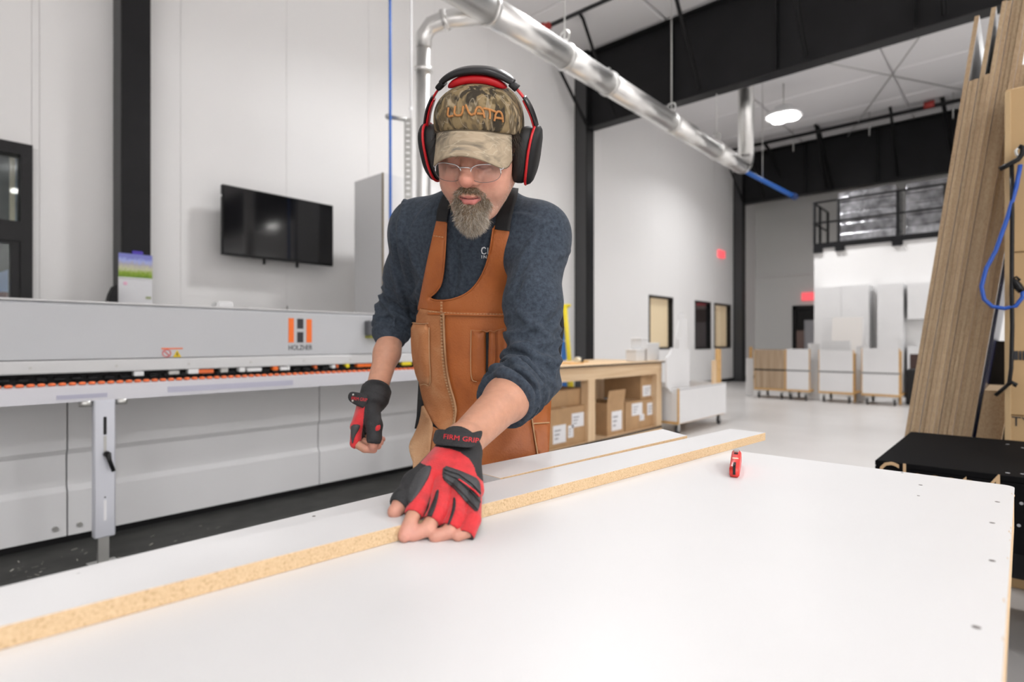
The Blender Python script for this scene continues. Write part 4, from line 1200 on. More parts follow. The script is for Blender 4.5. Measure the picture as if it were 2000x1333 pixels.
class F:
    """A list of smooth unions / cuts. Primitives are evaluated on broadcastable x, y, z arrays."""
    def __init__(self):
        self.ops = []
    def _add(self, fn, lo, hi, k, sub=False):
        self.ops.append((fn, np.asarray(lo, float), np.asarray(hi, float), k, sub))
        return self
    def cone(self, a, b, r1, r2, k=.01, sub=False):
        a, b = np.asarray(a, float), np.asarray(b, float)
        ba = b - a
        L2 = float(ba @ ba) + 1e-12
        def fn(x, y, z):
            px, py, pz = x - a[0], y - a[1], z - a[2]
            t = np.clip((px * ba[0] + py * ba[1] + pz * ba[2]) / L2, 0, 1)
            return np.sqrt((px - ba[0] * t) ** 2 + (py - ba[1] * t) ** 2 + (pz - ba[2] * t) ** 2) - (r1 + (r2 - r1) * t)
        R = max(r1, r2)
        return self._add(fn, np.minimum(a, b) - R, np.maximum(a, b) + R, k, sub)
    def path(self, pts, rs, k=.008, sub=False):
        rs = rs if isinstance(rs, (list, tuple)) else [rs] * len(pts)
        for i in range(len(pts) - 1):
            self.cone(pts[i], pts[i + 1], rs[i], rs[i + 1], k, sub)
        return self
    def ball(self, c, r, k=.01, sub=False):
        return self.ell(c, (r, r, r), None, k, sub)
    def ell(self, c, r, Rm=None, k=.01, sub=False):
        c, r = np.asarray(c, float), np.asarray(r, float)
        def fn(x, y, z):
            p = [x - c[0], y - c[1], z - c[2]]
            if Rm is not None:
                p = [p[0] * Rm[0, j] + p[1] * Rm[1, j] + p[2] * Rm[2, j] for j in range(3)]
            k0 = np.sqrt((p[0] / r[0]) ** 2 + (p[1] / r[1]) ** 2 + (p[2] / r[2]) ** 2)
            k1 = np.sqrt((p[0] / r[0] ** 2) ** 2 + (p[1] / r[1] ** 2) ** 2 + (p[2] / r[2] ** 2) ** 2) + 1e-9
            return k0 * (k0 - 1) / k1
        R = float(r.max()) if Rm is not None else r
        return self._add(fn, c - R, c + R, k, sub)
    def sell(self, c, r, n=2.5, k=.01):
        c, r = np.asarray(c, float), np.asarray(r, float)
        def fn(x, y, z):
            return ((np.abs((x - c[0]) / r[0]) ** n + np.abs((y - c[1]) / r[1]) ** n + np.abs((z - c[2]) / r[2]) ** n) ** (1 / n) - 1) * float(r.min())
        return self._add(fn, c - r, c + r, k)
    def econe(self, a, b, r1, r2, lat, q, k=.02):
        """Tapered capsule squeezed to q of its width across the lateral axis."""
        a, b = np.asarray(a, float), np.asarray(b, float)
        ax = nrm(b - a)
        lat = nrm(np.asarray(lat, float) - ax * (np.asarray(lat, float) @ ax))
        dp = np.cross(ax, lat)
        L = float(np.linalg.norm(b - a))
        def fn(x, y, z):
            p = [x - a[0], y - a[1], z - a[2]]
            u = p[0] * lat[0] + p[1] * lat[1] + p[2] * lat[2]
            w = (p[0] * dp[0] + p[1] * dp[1] + p[2] * dp[2]) / q
            s = p[0] * ax[0] + p[1] * ax[1] + p[2] * ax[2]
            t = np.clip(s / L, 0, 1)
            rr = r1 + (r2 - r1) * t
            return (np.sqrt(u * u + w * w + (s - t * L) ** 2) - rr) * (q * .5 + .5)
        R = max(r1, r2)
        return self._add(fn, np.minimum(a, b) - R, np.maximum(a, b) + R, k)
    def ring(self, c, ax, R, r, k=.006, q=1.0, lat=(1, 0, 0), sub=False):
        c, ax = np.asarray(c, float), nrm(ax)
        lat = nrm(np.asarray(lat, float) - ax * (np.asarray(lat, float) @ ax))
        dp = np.cross(ax, lat)
        def fn(x, y, z):
            p = [x - c[0], y - c[1], z - c[2]]
            s = p[0] * ax[0] + p[1] * ax[1] + p[2] * ax[2]
            u = p[0] * lat[0] + p[1] * lat[1] + p[2] * lat[2]
            w = (p[0] * dp[0] + p[1] * dp[1] + p[2] * dp[2]) / q
            return np.sqrt((np.sqrt(u * u + w * w) - R) ** 2 + s * s) - r
        return self._add(fn, c - R - r, c + R + r, k, sub)
    def half(self, c, n, k=.003):
        """Keep only the side the normal points away from."""
        c, n = np.asarray(c, float), nrm(n)
        def fn(x, y, z):
            return -((x - c[0]) * n[0] + (y - c[1]) * n[1] + (z - c[2]) * n[2])
        return self._add(fn, c - 9, c + 9, k, True)
    def sub_field(self, other, off, k=.003):
        def fn(x, y, z):
            return other.val(x, y, z) - off
        return self._add(fn, np.full(3, -9.), np.full(3, 9.), k, True)
    @staticmethod
    def comb(f, g, k, sub):
        if sub:
            if k <= 0:
                return np.maximum(f, -g)
            h = np.clip(.5 - .5 * (f + g) / k, 0, 1)
            return f + (-g - f) * h + k * h * (1 - h)
        if k <= 0:
            return np.minimum(f, g)
        h = np.clip(.5 + .5 * (f - g) / k, 0, 1)
        return f + (g - f) * h - k * h * (1 - h)
    def val(self, x, y, z):
        f = None
        for fn, lo, hi, k, sub in self.ops:
            g = fn(x, y, z)
            f = g if f is None else self.comb(f, g, k, sub)
        return f
    def at(self, P):
        P = np.asarray(P, float)
        return self.val(P[..., 0], P[..., 1], P[..., 2])
    def mesh(self, h, lo=None, hi=None):
        """Naive surface nets."""
        los = np.array([o[1] for o in self.ops if not o[4]])
        his = np.array([o[2] for o in self.ops if not o[4]])
        lo = los.min(0) - 3 * h if lo is None else np.asarray(lo, float)
        hi = his.max(0) + 3 * h if hi is None else np.asarray(hi, float)
        n = np.ceil((hi - lo) / h).astype(int) + 1
        ax = [(lo[i] + h * np.arange(n[i])).astype(np.float32) for i in range(3)]
        f = np.full(n, .25, np.float32)
        for fn, a, b, k, sub in self.ops:
            m = k + 4 * h
            i0 = np.clip(np.floor((a - m - lo) / h).astype(int), 0, n)
            i1 = np.clip(np.ceil((b + m - lo) / h).astype(int) + 1, 0, n)
            if np.any(i1 <= i0):
                continue
            sl = tuple(slice(i0[j], i1[j]) for j in range(3))
            g = fn(ax[0][sl[0]][:, None, None], ax[1][sl[1]][None, :, None], ax[2][sl[2]][None, None, :])
            f[sl] = self.comb(f[sl], g.astype(np.float32), k, sub)
        return nets(f, lo, h)

def nets(f, lo, h):
    s = f < 0
    c = np.zeros(tuple(d - 1 for d in f.shape), np.int8)
    for i in (0, 1):
        for j in (0, 1):
            for k in (0, 1):
                c += s[i:f.shape[0] - 1 + i, j:f.shape[1] - 1 + j, k:f.shape[2] - 1 + k]
    I, J, K = np.nonzero((c > 0) & (c < 8))
    idx = np.full(c.shape, -1, np.int32)
    idx[I, J, K] = np.arange(len(I))
    acc = np.zeros((len(I), 3)); cnt = np.zeros(len(I))
    cor = [(i, j, k) for i in (0, 1) for j in (0, 1) for k in (0, 1)]
    for a in cor:
        for d in range(3):
            if a[d] == 1:
                continue
            b = list(a); b[d] = 1
            fa = f[I + a[0], J + a[1], K + a[2]]; fb = f[I + b[0], J + b[1], K + b[2]]
            m = (fa < 0) != (fb < 0)
            t = np.where(m, fa / np.where(m, fa - fb, 1), 0)
            for q in range(3):
                acc[:, q] += m * (a[q] + (t if q == d else 0))
            cnt += m
    vs = np.stack([I, J, K], 1) + acc / cnt[:, None]
    vs = lo + h * vs
    quads = []
    for d in range(3):
        e, g = (d + 1) % 3, (d + 2) % 3
        sl0 = [slice(None)] * 3; sl1 = [slice(None)] * 3
        sl0[d] = slice(0, -1); sl1[d] = slice(1, None)
        ch = s[tuple(sl0)] != s[tuple(sl1)]
        P = np.stack(np.nonzero(ch), 1)
        P = P[(P[:, e] > 0) & (P[:, g] > 0) & (P[:, e] < f.shape[e] - 1) & (P[:, g] < f.shape[g] - 1)]
        ins = s[P[:, 0], P[:, 1], P[:, 2]]
        def cid(oe, og):
            Q = P.copy(); Q[:, e] += oe; Q[:, g] += og
            return idx[Q[:, 0], Q[:, 1], Q[:, 2]]
        q = np.stack([cid(-1, -1), cid(0, -1), cid(0, 0), cid(-1, 0)], 1)
        q[~ins] = q[~ins][:, ::-1]
        quads.append(q)
    return vs, np.concatenate(quads)

def smooth_v(vs, q, it=2, lam=.5):
    e = np.concatenate([q[:, [0, 1]], q[:, [1, 2]], q[:, [2, 3]], q[:, [3, 0]]])
    for _ in range(it):
        s = np.zeros_like(vs); n = np.zeros(len(vs))
        for d in range(3):
            s[:, d] = np.bincount(e[:, 0], vs[e[:, 1], d], len(vs)) + np.bincount(e[:, 1], vs[e[:, 0], d], len(vs))
        n = np.bincount(e[:, 0], minlength=len(vs)) + np.bincount(e[:, 1], minlength=len(vs))
        vs = vs * (1 - lam) + lam * s / np.maximum(n, 1)[:, None]
    return vs

def np_mesh(name, vs, faces, m, parent, M=None, cols=None, mi=None, smooth=True):
    """vs in the body frame (or in M's frame) -> one mesh object under its thing."""
    T = VMn if M is None else VMn @ np.array(M)
    w = vs @ T[:3, :3].T + T[:3, 3]
    org = Vector((0, 0, 0))
    p = parent
    while p is not None:
        org += p.location
        p = p.parent
    w = w - np.array(org)
    me = bpy.data.meshes.new(name)
    faces = np.asarray(faces)
    k = faces.shape[1]
    me.vertices.add(len(w)); me.vertices.foreach_set('co', w.astype(np.float32).ravel())
    me.loops.add(faces.size); me.loops.foreach_set('vertex_index', faces.astype(np.int32).ravel())
    me.polygons.add(len(faces)); me.polygons.foreach_set('loop_start', np.arange(0, faces.size, k, dtype=np.int32))
    if mi is not None:
        me.polygons.foreach_set('material_index', mi.astype(np.int32))
    me.update(calc_edges=True)
    me.validate()
    if cols is not None:
        ca = me.color_attributes.new('Col', 'FLOAT_COLOR', 'POINT')
        ca.data.foreach_set('color', np.concatenate([cols, np.ones((len(cols), 1))], 1).astype(np.float32).ravel())
    if smooth:
        me.shade_smooth()
    return put(name, me, m, parent)

def vcol_mat(name, rough=.5, spec=.4, sss=0.0, bump=0.0, bscale=300, var=0.0, vscale=40, sheen=0):
    m = bpy.data.materials.new(name); m.use_nodes = True
    nt = m.node_tree; b = nt.nodes['Principled BSDF']
    b.inputs['Roughness'].default_value = rough
    b.inputs['Specular IOR Level'].default_value = spec
    b.inputs['Sheen Weight'].default_value = sheen
    at = nt.nodes.new('ShaderNodeVertexColor'); at.layer_name = 'Col'
    out = at.outputs['Color']
    tc = nt.nodes.new('ShaderNodeTexCoord')
    if var:
        n = nt.nodes.new('ShaderNodeTexNoise'); n.inputs['Scale'].default_value = vscale; n.inputs['Detail'].default_value = 5
        nt.links.new(tc.outputs['Object'], n.inputs['Vector'])
        mr = nt.nodes.new('ShaderNodeMapRange'); mr.inputs[1].default_value = .3; mr.inputs[2].default_value = .7; mr.inputs[3].default_value = 1 - var; mr.inputs[4].default_value = 1 + var
        nt.links.new(n.outputs['Fac'], mr.inputs[0])
        mx = nt.nodes.new('ShaderNodeVectorMath'); mx.operation = 'SCALE'
        nt.links.new(out, mx.inputs[0]); nt.links.new(mr.outputs[0], mx.inputs['Scale'])
        out = mx.outputs[0]
    nt.links.new(out, b.inputs['Base Color'])
    if sss:
        b.inputs['Subsurface Weight'].default_value = sss
        b.inputs['Subsurface Radius'].default_value = (.008, .003, .0015)
        b.inputs['Subsurface Scale'].default_value = .5
    if bump:
        n2 = nt.nodes.new('ShaderNodeTexNoise'); n2.inputs['Scale'].default_value = bscale; n2.inputs['Detail'].default_value = 4
        nt.links.new(tc.outputs['Object'], n2.inputs['Vector'])
        bp = nt.nodes.new('ShaderNodeBump'); bp.inputs['Strength'].default_value = bump; bp.inputs['Distance'].default_value = .002
        nt.links.new(n2.outputs['Fac'], bp.inputs['Height']); nt.links.new(bp.outputs['Normal'], b.inputs['Normal'])
    return m

from mathutils.geometry import delaunay_2d_cdt
def resample(poly, step, closed=True):
    out = []
    n = len(poly)
    for i in range(n if closed else n - 1):
        a, b = np.array(poly[i], float), np.array(poly[(i + 1) % n], float)
        m = max(1, int(np.ceil(np.linalg.norm(b - a) / step)))
        for k in range(m):
            out.append(tuple(a + (b - a) * k / m))
    if not closed:
        out.append(tuple(poly[-1]))
    return out
def smooth_poly(poly, it=2, closed=True):
    """Chaikin corner cutting."""
    p = [np.array(q, float) for q in poly]
    for _ in range(it):
        o = [] if closed else [p[0]]
        n = len(p)
        for i in range(n if closed else n - 1):
            a, b = p[i], p[(i + 1) % n]
            o += [a * .75 + b * .25, a * .25 + b * .75]
        if not closed:
            o.append(p[-1])
        p = o
    return [tuple(q) for q in p]
def tri_fill(poly, step):
    """Triangulate an outline with interior grid points -> 2D points, triangles, boundary count."""
    b = resample(poly, step)
    xs = [p[0] for p in b]; ys = [p[1] for p in b]
    pts = list(b)
    nb = len(b)
    B = np.array(b)
    gx = np.arange(min(xs) + step * .5, max(xs), step); gy = np.arange(min(ys) + step * .5, max(ys), step)
    for i, x in enumerate(gx):
        for j, y in enumerate(gy):
            yy = y + (step * .5 if i % 2 else 0)
            if np.min((B[:, 0] - x) ** 2 + (B[:, 1] - yy) ** 2) > (step * .5) ** 2:
                pts.append((x, yy))
    r = delaunay_2d_cdt([Vector(p) for p in pts], [(i, (i + 1) % nb) for i in range(nb)], [list(range(nb))], 1, 1e-7)
    P = np.array([tuple(v) for v in r[0]])
    T = np.array([list(f) for f in r[2] if len(f) == 3])
    return P, T
def slab(P, T, front, back):
    """Closed solid from a front and a back copy of the same triangulation."""
    n = len(P)
    e = {}
    for t in T:
        for i in range(3):
            a, b = int(t[i]), int(t[(i + 1) % 3])
            e[(a, b)] = 1
    side = []
    for (a, b) in e:
        if (b, a) not in e:
            side.append((a, b, b + n)); side.append((a, b + n, a + n))
    vs = np.concatenate([front, back])
    fs = np.concatenate([T[:, ::-1], T + n, np.array(side)])
    return vs, fs
# ================================================================== THE MAN
fb = VMn @ np.array([*(V(940, 900, 1.54)[:2]), -CZ, 1])
person = thing('person', 'man in camouflage cap and leather apron leaning over the white table', 'person', (fb[0], fb[1], 0))
HC = V(937, 298, 1.16)
TH = R_(35)
Hm = Matrix.Translation(HC) @ Matrix.Rotation(R_(5.0), 4, 'Y') @ Matrix.Rotation(R_(-10), 4, 'Z') @ Matrix.Rotation(TH, 4, 'X')
Hn = np.array(Hm)
Hi = np.linalg.inv(Hn)
Hs = Hm @ Matrix.Diagonal((.955, 1, .93, 1))      # the skull itself is a little shorter than the cap frame
Hsn = np.array(Hs)
Hsi = np.linalg.inv(Hsn)
def toL(P):
    return np.asarray(P) @ Hi[:3, :3].T + Hi[:3, 3]

def cast(px, fld, off, near=.55, far=1.9, local=False, it=70):
    """Depth at which the ray of each pixel meets a field (or passes it closest)."""
    px = np.asarray(px, float)
    D = np.stack([(px[:, 0] - 1000) / FP, np.ones(len(px)), (666.5 - px[:, 1]) / FP], 1)
    t = np.full(len(px), near)
    best = np.full(len(px), 9.); bt = t.copy()
    L = np.linalg.norm(D, axis=1)
    done = np.zeros(len(px), bool)
    for _ in range(it):
        P = D * t[:, None]
        f = fld.at(toL(P) if local else P) - off
        b = (f < best) & ~done
        best[b] = f[b]; bt[b] = t[b]
        done |= f < .0003
        t = np.where(done, t, np.minimum(t + np.maximum(f, .0004) / L * .85, far))
    return np.where(done, t, bt)
def lift(px, d):
    px = np.asarray(px, float); d = np.asarray(d, float)
    return np.stack([(px[:, 0] - 1000) / FP * d, d, (666.5 - px[:, 1]) / FP * d], 1)

# ------------------------------------------------------------------ joints
LAT = nrm(np.array((.92, -.30, 0)))
SL, SR = V(1047, 465, 1.29), V(820, 455, 1.42)
EL, WL = V(1036, 738, 1.17), V(903, 866, .895)
ER, WR = V(777, 606, 1.57), V(731, 778, 1.40)
NB = V(938, 405, 1.335)
CH = V(925, 520, 1.41)
BE = V(938, 700, 1.47)
HP = V(940, 875, 1.53)

# ------------------------------------------------------------------ head field (local: x right, y back, z up, face towards -y)
def head_field(neck=True):
    f = F()
    f.ell((0, .018, .045), (.077, .096, .088), k=.02)
    f.ell((0, -.022, -.022), (.066, .072, .078), k=.03)
    for s in (-1, 1):
        f.cone((s * .054, .012, -.045), (s * .030, -.060, -.098), .026, .022, .03)
        f.cone((s * .052, -.045, -.014), (s * .040, -.066, -.026), .023, .021, .025)       # cheekbones
        f.ball((s * .043, -.058, -.052), .026, .03)                                         # cheek
    f.cone((-.014, -.078, -.104), (.014, -.078, -.104), .021, .021, .02)                    # chin
    f.cone((-.036, -.080, .026), (.036, -.080, .026), .013, .013, .02)                      # brow
    for s in (-1, 1):
        f.ball((s * .031, -.110, .004), .0195, .014, sub=True)                              # sockets
        f.ball((s * .0315, -.0775, .003), .0150, .006)                                      # lidded eyes
        f.path([(s * .018, -.0925, -.001), (s * .031, -.0960, -.0055), (s * .045, -.0880, -.002)], .0016, .003)   # lid edge
        f.cone((s * .022, -.093, -.016), (s * .044, -.087, -.014), .006, .005, .012)        # pouch below
    f.path([(0, -.089, .020), (0, -.099, .001), (0, -.1115, -.0175)], [.0085, .0105, .0135], .012)
    f.ball((0, -.1125, -.0215), .0140, .008)
    for s in (-1, 1):
        f.ell((s * .0172, -.0985, -.0265), (.0090, .0130, .0090), k=.006)
        f.ball((s * .0085, -.1065, -.0355), .0044, .003, sub=True)
    f.ell((0, -.083, -.056), (.030, .020, .019), k=.015)                                    # muzzle
    f.path([(-.023, -.0905, -.0615), (-.010, -.1015, -.0575), (0, -.1030, -.0590), (.010, -.1015, -.0575), (.023, -.0905, -.0615)], [.003, .0046, .0042, .0046, .003], .005)
    f.path([(-.021, -.0905, -.0650), (-.008, -.1000, -.0705), (.008, -.1000, -.0705), (.021, -.0905, -.0650)], [.003, .0062, .0062, .003], .005)
    f.path([(-.024, -.0965, -.0628), (-.009, -.1070, -.0636), (.009, -.1070, -.0636), (.024, -.0965, -.0628)], .0019, .0025, sub=True)
    for s in (-1, 1):
        f.ell((s * .079, .018, -.005), (.008, .020, .032), k=.006)                          # ears
    if neck:
        nb = np.asarray(NB) @ Hsi[:3, :3].T + Hsi[:3, 3]
        f.cone((0, .035, -.055), nb, .056, .062, .03)
    return f
HF = head_field()
vs, q = HF.mesh(.0018)
vs = smooth_v(vs, q, 1)
SK = np.array((.65, .335, .24))
def head_cols(p):
    c = np.tile(SK, (len(p), 1))
    def blob(ctr, r, col, a):
        w = a * np.exp(-(((p - np.array(ctr)) / np.array(r)) ** 2).sum(1))
        c[:] = c * (1 - w[:, None]) + np.array(col) * w[:, None]
    blob((0, -.113, -.022), (.018, .02, .014), (.58, .185, .14), .8)
    blob((0, -.098, .004), (.010, .02, .016), (.46, .20, .145), .6)
    for s in (-1, 1):
        blob((s * .042, -.075, -.03), (.018, .03, .016), (.60, .235, .17), .7)
        blob((s * .031, -.09, .000), (.017, .02, .012), (.42, .175, .13), .8)  # shadow around the eyes painted into the skin
        blob((s * .029, -.088, -.037), (.006, .02, .012), (.47, .19, .14), .6)  # smile folds drawn only as darker skin colour
        blob((s * .045, -.05, -.085), (.03, .05, .03), (.40, .27, .215), .45)
    lip = (np.abs(p[:, 0]) < .022) & (p[:, 1] < -.0925)
    zz = p[:, 2]
    up = lip & (zz > -.0635) & (zz < -.0560 - .10 * np.abs(p[:, 0]))
    lo_ = lip & (zz <= -.0635) & (zz > -.0765 + .25 * np.abs(p[:, 0]))
    c[up] = (.47, .165, .135)
    c[lo_] = (.56, .19, .165)
    c[lip & (np.abs(zz + .0634) < .0012)] = (.12, .03, .03)
    blob((0, -.06, -.11), (.045, .06, .02), (.36, .27, .22), .5)
    return c
hv, hq, hc = vs @ Hsn[:3, :3].T + Hsn[:3, 3], q, head_cols(vs)

# ------------------------------------------------------------------ bare forearms and hands
def hand_field(wrist, elbow_side, fingers, palm, thumb, rf=1.0, rw=.028, re=.038):
    f = F()
    f.path([elbow_side[0], elbow_side[1], wrist], [re, re * .98, rw], .02)
    for m in palm:
        f.cone(wrist, m, .021, .013, .018)
    for ch, r in fingers:
        f.path(ch, [r * rf, r * .95 * rf, r * .90 * rf, r * .80 * rf][:len(ch)], .0016)
    f.path(thumb, [.017, .0135, .0115, .0098], .01)
    return f
# his left hand (on the strip)
TT = -.25 + .002
mcpL = [V(836, 928, .805), V(868, 934, .80), V(899, 944, .797), V(925, 958, .797)]
fingL = [([mcpL[0], V(815, 988, .748), V(798, 1030, .720), V(790, 1047, .712)], .0105),
         ([mcpL[1], V(855, 1002, .740), V(834, 1034, .722), V(808, 1045, .716)], .0108),
         ([mcpL[2], V(891, 1010, .736), V(876, 1040, .722), V(850, 1049, .716)], .0102),
         ([mcpL[3], V(923, 1016, .736), V(914, 1038, .722), V(894, 1047, .716)], .0092)]
thL = [V(866, 896, .868), V(811, 946, .808), V(789, 978, .772), V(771, 1000, .756)]
HL = hand_field(WL, [EL, V(990, 780, 1.06)], fingL, mcpL, thL, rw=.0285, re=.041)
# his right hand (hanging, loosely closed, seen from the thumb side)
mcpR = [V(697, 834, 1.335), V(696, 834, 1.362), V(697, 832, 1.388), V(699, 830, 1.41)]
fingR = []
for k, m in enumerate(mcpR):
    o = np.array((.004 * (k > 0), .024 * k, .004 * k))
    fingR.append(([m, V(694, 866, 1.33) + o, V(712, 877, 1.325) + o, V(730, 879, 1.325) + o], (.0105, .0108, .0102, .0092)[k]))
thR = [V(726, 800, 1.36), V(731, 832, 1.325), V(731, 856, 1.318), V(729, 870, 1.316)]
HR = hand_field(WR, [ER, V(756, 690, 1.49)], fingR, mcpR, thR, rw=.0250, re=.0325)
parts = [(hv, hq, hc)]
for fld in (HL, HR):
    v_, q_ = fld.mesh(.0022)
    v_ = smooth_v(v_, q_, 1)
    c_ = np.tile(np.array((.55, .285, .19)), (len(v_), 1))
    tips = [ch[-1] for ch, r in (fingL if fld is HL else fingR)] + [(thL if fld is HL else thR)[-1]]
    for t in tips:
        w = np.exp(-((v_ - t) ** 2).sum(1) / .018 ** 2)[:, None] * .7
        c_ = c_ * (1 - w) + np.array((.64, .30, .24)) * w
    parts.append((v_, q_, c_))
# the trunk and legs below the clothes
core = F()
core.econe(CH, BE, .125, .12, LAT, .72).econe(BE, HP, .12, .13, LAT, .75).cone(SL, SR, .05, .05, .05).cone(NB, CH, .05, .1, .05)
core.cone(SL, EL, .045, .035).cone(SR, ER, .045, .034)
ANK = []
for s in (-1, 1):
    hipj = HP + LAT * (.085 * s)
    kn_ = np.array((hipj[0] + .02 * s, 1.50, -.62)); an = np.array((hipj[0] + .03 * s, 1.57, -1.04))
    core.cone(hipj, kn_, .075, .05, .03).cone(kn_, an, .05, .032, .02)
    ANK.append((hipj, kn_, an))
v_, q_ = core.mesh(.012)
parts.append((smooth_v(v_, q_, 2), q_, np.tile(SK, (len(v_), 1))))
off = 0
AV, AQ, AC = [], [], []
for v_, q_, c_ in parts:
    AV.append(v_); AQ.append(q_ + off); AC.append(c_); off += len(v_)
M_SKIN = vcol_mat('skin', .48, .35, sss=.12, bump=.25, bscale=260, var=.07, vscale=70)
np_mesh('body', np.concatenate(AV), np.concatenate(AQ), M_SKIN, person, cols=np.concatenate(AC))

# ------------------------------------------------------------------ beard, moustache and side hair
def strands(name, roots, dirs, lens, cols, m, parent, wid=.0007, seg=3, curl=.25, grav=(0, 0, -1), M=None, seed=1):
    rg = np.random.default_rng(seed)
    n = len(roots)
    p = roots.copy(); d = dirs / np.linalg.norm(dirs, axis=1)[:, None]
    side = np.cross(d, rg.normal(size=(n, 3))); side /= np.linalg.norm(side, axis=1)[:, None]
    g = np.asarray(grav, float)
    V_, C_ = [], []
    for s in range(seg + 1):
        w = wid * (1 - .75 * s / seg)
        V_.append(p - side * w / 2); V_.append(p + side * w / 2); C_ += [cols, cols]
        d = d + g * .22 + rg.normal(size=(n, 3)) * curl
        d /= np.linalg.norm(d, axis=1)[:, None]
        p = p + d * (lens / seg)[:, None]
    vs = np.stack(V_, 1).reshape(-1, 3); cs = np.stack(C_, 1).reshape(-1, 3)
    k = 2 * (seg + 1)
    fs = []
    base = np.arange(n) * k
    for s in range(seg):
        fs.append(np.stack([base + 2 * s, base + 2 * s + 1, base + 2 * s + 3, base + 2 * s + 2], 1))
    o = np_mesh(name, vs, np.concatenate(fs), m, parent, M=M, cols=cs)
    o['kind'] = 'stuff'
    return o
BF = F()
BF.path([(0, -.083, -.088), (0, -.090, -.110), (0, -.096, -.130)], [.025, .024, .010], .012)
for s in (-1, 1):
    BF.path([(s * .026, -.078, -.060), (s * .027, -.073, -.082), (s * .014, -.084, -.108)], [.008, .012, .017], .010)
    BF.path([(0, -.0985, -.0475), (s * .012, -.0965, -.0480), (s * .024, -.0880, -.0555), (s * .028, -.0810, -.070)], [.0050, .0060, .0062, .0062], .006)
BF.ell((0, -.108, -.0655), (.0200, .016, .0120), k=.006, sub=True)      # mouth stays clear
bv, bq = BF.mesh(.002)
bv = smooth_v(bv, bq, 2)
rg = np.random.default_rng(5)
BROWN, GREY, PALE = np.array((.30, .205, .12)), np.array((.50, .42, .325)), np.array((.80, .74, .65))
M_BEARD = vcol_mat('beard_hair', .55, .3)
w = np.clip((-.075 - bv[:, 2]) / .05, 0, 1)[:, None]
np_mesh('beard', bv, bq, M_BEARD, person, M=Hs, cols=(BROWN * (1 - w) + GREY * .8 * w))
nr_ = np.zeros_like(bv)
fn_ = np.cross(bv[bq[:, 1]] - bv[bq[:, 0]], bv[bq[:, 3]] - bv[bq[:, 0]])
for j in range(4):
    for d in range(3):
        nr_[:, d] += np.bincount(bq[:, j], fn_[:, d], len(bv))
nr_ /= np.linalg.norm(nr_, axis=1)[:, None] + 1e-12
sel = np.nonzero((nr_[:, 1] < .55) & (HF.at(bv) > -.002))[0]
sel = rg.choice(sel, 13000)
rt = bv[sel] + rg.normal(size=(len(sel), 3)) * .0008
mus = rt[:, 2] > -.062
dr = nr_[sel] * .55 + np.array((0, -.05, -.75)) + rg.normal(size=(len(sel), 3)) * .28
dr[mus] = nr_[sel][mus] * .35 + np.stack([np.sign(rt[mus, 0]) * .8, np.full(mus.sum(), -.1), np.full(mus.sum(), -.6)], 1) + rg.normal(size=(mus.sum(), 3)) * .3
ln = rg.uniform(.008, .020, len(sel)); ln[mus] = rg.uniform(.005, .011, mus.sum())
u = rg.random(len(sel))[:, None]
mid = np.clip(1 - np.abs(rt[:, 0]) / .03, 0, 1)[:, None]
low = np.clip((-.06 - rt[:, 2]) / .07, 0, 1)[:, None]
pb = np.clip(.42 + .55 * low - .22 * mid, .2, .95)
cc = np.where(u < pb * .55, PALE, np.where(u < pb, GREY, BROWN)) * rg.uniform(.45, 1.25, (len(sel), 1))
gl = Hi[:3, :3] @ np.array((0, 0, -1.0))
strands('beard_strands', rt, dr, ln, cc, M_BEARD, person, wid=.00060, seg=4, grav=gl, M=Hs, curl=.42)
# stubble on the jaw and dark hair by the ear cups
sel = np.nonzero((hc[:, 0] > 0) & (vs[:, 2] < -.045) & (vs[:, 2] > -.11) & (np.abs(vs[:, 0]) > .036) & (vs[:, 1] < .02) & (vs[:, 1] > -.075))[0]
sel = rg.choice(sel, 1300)
strands('jaw_stubble', vs[sel], np.stack([np.sign(vs[sel, 0]) * .6, np.full(1300, -.3), np.full(1300, -.6)], 1) + rg.normal(size=(1300, 3)) * .3, rg.uniform(.0008, .002, 1300), np.where(rg.random((1300, 1)) < .6, PALE, BROWN), M_BEARD, person, wid=.0005, seg=2, grav=gl, M=Hs, seed=9)
rr, dd = [], []
for k in range(420):
    s = 1 if k % 3 else -1
    rr.append((s * (.074 + .006 * rg.random()), -.030 + .06 * rg.random(), .025 + .04 * rg.random()))
    dd.append((s * (.35 + .5 * rg.random()), -.15 + .5 * rg.normal() * .4, -.8))
strands('side_hair', np.array(rr), np.array(dd) + rg.normal(size=(420, 3)) * .15, rg.uniform(.03, .06, 420), np.tile(np.array((.045, .032, .022)), (420, 1)) * rg.uniform(.6, 1.8, (420, 1)), M_BEARD, person, wid=.0008, seg=4, curl=.12, grav=gl, M=Hs, seed=3)
# eyebrows
rr, dd = [], []
for k in range(260):
    s = 1 if k % 2 else -1
    t = rg.random()
    rr.append((s * (.014 + .034 * t), -.0925 + .012 * t * t, .021 + .006 * math.sin(t * 2.4) + .003 * rg.normal()))
    dd.append((s * .8, -.5, -.1))
strands('eyebrows', np.array(rr), np.array(dd) + rg.normal(size=(260, 3)) * .25, rg.uniform(.005, .009, 260), np.tile(BROWN, (260, 1)) * rg.uniform(.7, 1.5, (260, 1)), M_BEARD, person, wid=.0006, seg=2, grav=gl, M=Hs, seed=4)

